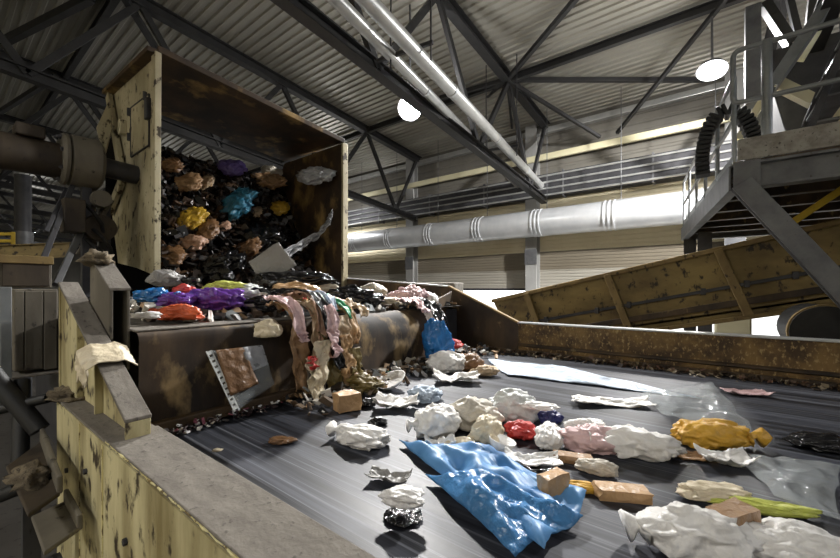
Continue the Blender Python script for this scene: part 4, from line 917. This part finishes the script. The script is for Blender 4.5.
# --- pieces spilling over the rounded nose
G3 = 'waste hanging over the discharge nose'
for row in (
    ('plastic_bag', 'bag', 'long glossy black bag strip hanging down the discharge', 1.66, .12, -.25, .60, 'film_black', .15, 3, .7, .30),
    ('plastic_bag', 'bag', 'beige brown cloth hanging in the middle of the cascade', 1.90, .26, -.12, .62, 'film_beige', .05, 4, .7, -.05),
    ('paper_sheet', 'paper', 'pinkish paper hanging right of the black strip', 1.80, .16, -.05, .50, 'film_skin', .12, 5, .8, .05),
    ('wrapper', 'wrapper', 'green net strip hanging over the lip', 2.08, .09, -.1, .26, 'film_green', .09, 6, .7, .04),
    ('paper_sheet', 'paper', 'tan brown paper hanging right of the green net', 2.16, .20, -.15, .40, 'film_kraft', .06, 7, .5, .02),
    ('plastic_wrap', 'wrapper', 'brown wrap hanging leftmost in the cascade', 1.62, .14, .05, .72, 'film_tan', .05, 8, .8, .04),
    ('paper_scrap', 'paper', 'olive scrap hanging low in the cascade', 1.86, .18, .30, .80, 'film_olive', .10, 9, 1.1, .10),
    ('paper_scrap', 'paper', 'pink paper strip sticking out left of the cascade', 1.55, .12, .12, .36, 'film_pink', .10, 10, .6, .10),
    ('paper_scrap', 'paper', 'cream scrap at the bottom of the cascade', 1.70, .10, .48, .80, 'film_cream', .12, 12, .9, .05),
    ('plastic_wrap', 'wrapper', 'small red wrapper low in the cascade', 1.66, .05, .46, .56, 'film_red', .17, 13, 1, .02),
    ('plastic_wrap', 'wrapper', 'pale wrap hanging low right in the cascade', 2.02, .12, .25, .66, 'film_beige', .09, 14, .7, .06),
    ('tissue', 'paper', 'pink white tissue hanging down near the right end', 3.35, .22, -.1, .22, 'film_pink', .04, 15, .6, 0),
    ('tissue', 'paper', 'tan tissue hanging over the lip right of the kraft paper', 2.40, .16, -.12, .20, 'film_beige', .04, 16, .5, .02),
    ('plastic_bag', 'bag', 'black film hanging at the right end of the lip', 3.5, .26, -.15, .40, 'film_black', .04, 17, .8, .05),
    ('paper_sheet', 'paper', 'light beige paper lowest in the middle of the cascade', 1.78, .14, .36, .86, 'film_cream', .15, 19, .8, -.06),
    ('wrapper', 'wrapper', 'torn tan wrapper flaring right low in the cascade', 1.98, .16, .34, .84, 'film_kraft', .13, 21, .9, .12),
    ('tissue', 'paper', 'dirty white tissue high in the cascade below the green film', 1.92, .12, -.04, .24, 'film_paleblue', .13, 22, .8, .02),
    ('plastic_wrap', 'wrapper', 'dull mustard wrap at the cascade foot', 2.10, .14, .44, .84, 'film_olive', .12, 23, 1.1, .10),
    ('paper_scrap', 'paper', 'pale pink scrap in the middle of the cascade', 1.84, .10, .24, .50, 'film_pink', .18, 24, .7, .04),
    ('paper_scrap', 'paper', 'small white paper strip below the leftmost cascade piece', 1.16, .05, .55, .72, 'film_dirtywhite', .03, 18, .7, .02)):
    drape(*row, group=G3)

# clear punched document sleeve leaning against the discharge
sl = [onP(px, py, (HW + .12, 0, 2.0), (1, 0, .18)) for px, py in ((210, 348), (236, 341), (273, 372), (240, 411))]
sl = [onP(px, py, (HW + .12, 0, 2.0), (1, 0, .18)) for px, py in ((209, 351), (262, 345), (275, 384), (237, 411))]
dsl = thing('document_sleeve', sl[3], 'clear punched document sleeve leaning against the brown discharge', 'sleeve', G3)
def quad(c, amp, seed, off=0):
    n = (c[1] - c[0]).cross(c[3] - c[0]).normalized()
    def f(u, v):
        p = c[0].lerp(c[1], u).lerp(c[3].lerp(c[2], u), v); q = Vector((u * 3, v * 3, seed)); return p + n * (off + amp * (mnoise.noise(q) + .5 * ridge(q * 2)))
    return f
obj('sleeve', MB().grid(quad(sl, .012, 3, .0), 18, 16), 'film_sleeve', dsl, smooth=True, recalc=False, solid=.002)
inn = [sl[0].lerp(sl[1], .1), sl[0].lerp(sl[1], .6), sl[3].lerp(sl[2], .5).lerp(sl[1], .25), sl[0].lerp(sl[3], .75)]
obj('paper_insert', MB().grid(quad(inn, .01, 5, -.012), 12, 12), 'film_brown', dsl, smooth=True, recalc=False, solid=.002)
inn2 = [sl[0].lerp(sl[1], .55), sl[1], sl[2].lerp(sl[1], .5), sl[0].lerp(sl[2], .6)]
obj('foil_insert', MB().grid(quad(inn2, .014, 7, -.008), 12, 12), 'film_silver', dsl, smooth=True, recalc=False, solid=.002)
ed = (sl[3] - sl[0]); edn = (sl[1] - sl[0]).normalized() * .03
nn = (sl[1] - sl[0]).cross(sl[3] - sl[0]).normalized()
strip = MB()   # punched binding edge: bars between the holes
NHO = 11
for k in range(NHO):
    a_ = sl[0] + ed * (k / NHO); b_ = sl[0] + ed * ((k + .62) / NHO)
    strip.beam(a_, b_, .03, .004, nn)
strip.beam(sl[0] - edn * .5, sl[3] - edn * .5, .008, .005, nn); strip.beam(sl[0] + edn * .5, sl[3] + edn * .5, .008, .005, nn)
obj('punched_edge', strip, 'film_pale', dsl)

# rag over the wedge
def ragf(u, v):
    # drape across the sloping top flange: u across (Y), v along the slope
    x = -2.50 + .17 * v + .02 * mnoise.noise(Vector((u * 3, v * 3, 1))); s = (u - .70) * (.22 + .07 * mnoise.noise(Vector((v * 3, 5, 0))))
    zt_ = wslope(x) + .016; yl, yr = W0 - .02, W1 + .01; yc = (yl + yr) / 2; hw = (yr - yl) / 2
    k = .010 * (1 + ridge(Vector((u * 2, v * 5, 4)))) + .005 * ridge(Vector((u * 3, v * 9, 4))) + .010
    if abs(s) < hw: y, z = yc + s, zt_ + k
    else:
        over = abs(s) - hw; y = yc + math.copysign(hw + .012 + k, s); z = zt_ - over * (1 + .5 * mnoise.noise(Vector((v * 6, 2, 0))))
    return Vector((x, y, z))
tag(obj('rag', MB().grid(ragf, 30, 24), 'film_cream', smooth=True, recalc=False, solid=.006), 'crumpled off white rag hanging over the tapered wedge', 'rag')

# --- falling waste inside the hood
G4 = 'waste tumbling down the chute in the hood'
PLN = (SP0.lerp(SP1, .5) + Vector((.14, 0, 0)), SN)
for k, (nm, cat, lab, px, py, wpx, dr, hr, mat) in enumerate((
    ('plastic_bag', 'bag', 'teal blue bag in the middle of the hood chute', 236, 203, 36, 1.0, .45, 'film_teal'),
    ('wrapper', 'wrapper', 'yellow striped wrapper low left in the hood chute', 193, 217, 22, 1.3, .5, 'film_mustard'),
    ('plastic_bag', 'bag', 'pale pink bag below the yellow striped wrapper', 192, 243, 26, .7, .5, 'film_skin'),
    ('plastic_bag', 'bag', 'dim orange brown scrap around the pale pink bag', 205, 232, 26, 1.2, .4, 'film_brown'),
    ('wrapper', 'wrapper', 'lime yellow wrapper right in the hood chute', 280, 208, 18, 1.0, .5, 'film_mustard'),
    ('plastic_bag', 'bag', 'lilac bag at the top of the hood chute', 231, 168, 26, .7, .5, 'film_lilac'),
    ('plastic_bag', 'bag', 'greyish bag upper left in the hood chute', 188, 183, 26, .9, .45, 'film_tan'),
    ('paper_scrap', 'paper', 'beige paper right of the upper left greyish bag', 206, 182, 16, 1.2, .4, 'film_beige'),
    ('cardboard_sheet', 'cardboard', 'pale folded board at the upper right of the chute', 272, 172, 19, .8, .3, 'film_dirtywhite'),
    ('paper_scrap', 'paper', 'tan long cardboard beside the pale folded board', 268, 180, 34, .5, .3, 'film_tan'),
    ('plastic_bag', 'bag', 'large grey clear bag at the right hood wall', 316, 180, 34, .5, .4, 'film_silver'),
    ('paper_scrap', 'paper', 'brown scrap right of the teal blue bag', 256, 212, 12, 1.4, .5, 'film_beige'),
    ('paper_scrap', 'paper', 'small pinkish scrap below the teal blue bag', 225, 226, 10, 1.2, .5, 'film_skin'),
    ('paper_scrap', 'paper', 'dim brown scrap at the upper left chute corner', 172, 165, 20, .8, .5, 'film_brown'),
    ('plastic_bag', 'bag', 'black glossy bag low in the hood chute', 220, 266, 44, .8, .5, 'film_black'),
    ('paper_scrap', 'paper', 'brown scrap low in the middle of the hood chute', 248, 248, 26, .7, .5, 'film_brown'),
    ('plastic_bag', 'bag', 'black bag at the centre right of the hood chute', 262, 236, 40, .8, .4, 'film_black'),
    ('plastic_bag', 'bag', 'dim brown bag at the lower left of the chute', 172, 256, 24, 1.0, .5, 'film_brown'))):
    put(nm, cat, lab, px, py, wpx, dr, hr, 'bag', mat, plane=PLN, X=-5.68 if px == 316 else None, seed=100 + k, tilt=(k * 37) % 50 - 25, roll=50, group=G4, flat=1.5, crease=1.9)
# shiny torn film arcing down the right of the chute
arcp = [onX(px, py, X_) for px, py, X_ in ((329, 214, -5.4), (326, 224, -5.45), (316, 236, -5.65), (300, 245, -5.8), (285, 254, -5.8), (270, 261, -5.75), (254, 268, -5.7))]
def arcf(u, v):
    i = min(int(v * 6), 5); p = arcp[i].lerp(arcp[i + 1], v * 6 - i); q = Vector((u * 3, v * 9, 3))
    return p + Vector((.10 * ridge(q), .05 * mnoise.noise(q * 2), (u - .5) * (.10 + .10 * v) + .03 * ridge(q * 2)))
tag(obj('plastic_film', MB().grid(arcf, 10, 60), 'film_silver', smooth=True, recalc=False, solid=.004), 'shiny torn film strip curving down the right of the chute', 'film', G4)

# --- fine debris nobody could count
def debris(name, label, n, where, size, mat, seed):
    r = random.Random(seed); m = MB()
    for _ in range(n):
        p = Vector(where(r)); s_ = r.uniform(*size); a = [r.gauss(0, 1) for _ in range(3)]; ax = Vector(a).normalized()
        R_ = Matrix.Rotation(r.uniform(0, 6.28), 3, ax); d = (s_, s_ * r.uniform(.3, .9), s_ * r.uniform(.06, .4))
        vs = [(-.5, -.5, -.5), (.5, -.4, -.5), (.4, .5, -.4), (-.5, .4, -.5), (-.4, -.5, .5), (.5, -.5, .4), (.5, .4, .5), (-.5, .5, .4)]
        vs = [R_ @ Vector((x * d[0] * r.uniform(.7, 1.2), y * d[1] * r.uniform(.7, 1.2), z * d[2])) + p + UP * s_ * .2 for x, y, z in vs]
        m.add(vs, [(0, 3, 2, 1), (4, 5, 6, 7), (0, 1, 5, 4), (1, 2, 6, 5), (2, 3, 7, 6), (3, 0, 4, 7)])
    return tag(obj(name, m, mat), label, 'debris', kind='stuff')
def guide_line(r):
    x = r.uniform(-2.5, 3.2); dy = abs(r.gauss(0, .07)); return (x, YG - .06 - dy, BZ + max(0, .05 - dy * .4) * r.random())
debris('waste_fragments', 'fine dirty fragments heaped along the foot of the rusty guide', 700, guide_line, (.012, .06), 'edge_waste', 1)
def heap(r):
    y = r.uniform(1.0, 4.5); x = r.uniform(-4.6, -2.75); hgt = .20 * max(0, 1 - abs(x + 3.9) / 1.1) * (.6 if y > 2.3 else 1) * min(1, (y - .8) * 1.2)
    return (x, y, UZ + .01 + hgt * r.random() ** .6)
debris('mixed_waste_layer', 'layer of shredded mixed waste under the bags on the feed conveyor', 1000, heap, (.03, .13), 'mixed_waste', 2)
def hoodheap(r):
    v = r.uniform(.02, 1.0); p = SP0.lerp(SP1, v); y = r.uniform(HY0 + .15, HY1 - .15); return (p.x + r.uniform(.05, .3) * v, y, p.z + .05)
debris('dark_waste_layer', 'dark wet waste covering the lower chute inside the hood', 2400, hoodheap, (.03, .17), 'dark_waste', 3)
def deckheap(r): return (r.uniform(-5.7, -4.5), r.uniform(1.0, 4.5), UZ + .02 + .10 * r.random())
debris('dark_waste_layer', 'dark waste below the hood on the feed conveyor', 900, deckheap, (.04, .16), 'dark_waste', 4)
def footline(r): return (HW + .05 + abs(r.gauss(0, .04)), r.uniform(.72, 1.5), BZ + .015 + .04 * r.random())
debris('waste_fragments', 'small pink and white scraps along the foot of the brown discharge', 130, footline, (.010, .04), 'colour_waste', 5)
def footline2(r): 
    d = abs(r.gauss(0, .16)); return (HW + .06 + d, r.uniform(1.5, 4.4), BZ + .015 + max(0, .10 - d * .3) * r.random())
debris('mixed_waste_layer', 'scattered scraps on the belt at the foot of the discharge', 420, footline2, (.02, .10), 'mixed_waste', 6)
def junk(r): return (r.uniform(-4.2, -2.85), r.uniform(-.5, .35), .05 + abs(r.gauss(0, .12)))
debris('spilled_waste', 'spilled dark waste on the floor in the lower left corner', 500, junk, (.04, .16), 'dark_waste', 7)

tag(lump('dirt_pile', (tr2[0].lerp(tr2[2], .5).x, tr2[0].lerp(tr2[2], .5).y, 1.75), (.13, .07, .05), 31, 'dirt_clump', amp=.8, fr=2.6, z0=1.751), 'matted dirt lying on the upper tray bracket', 'dirt pile')
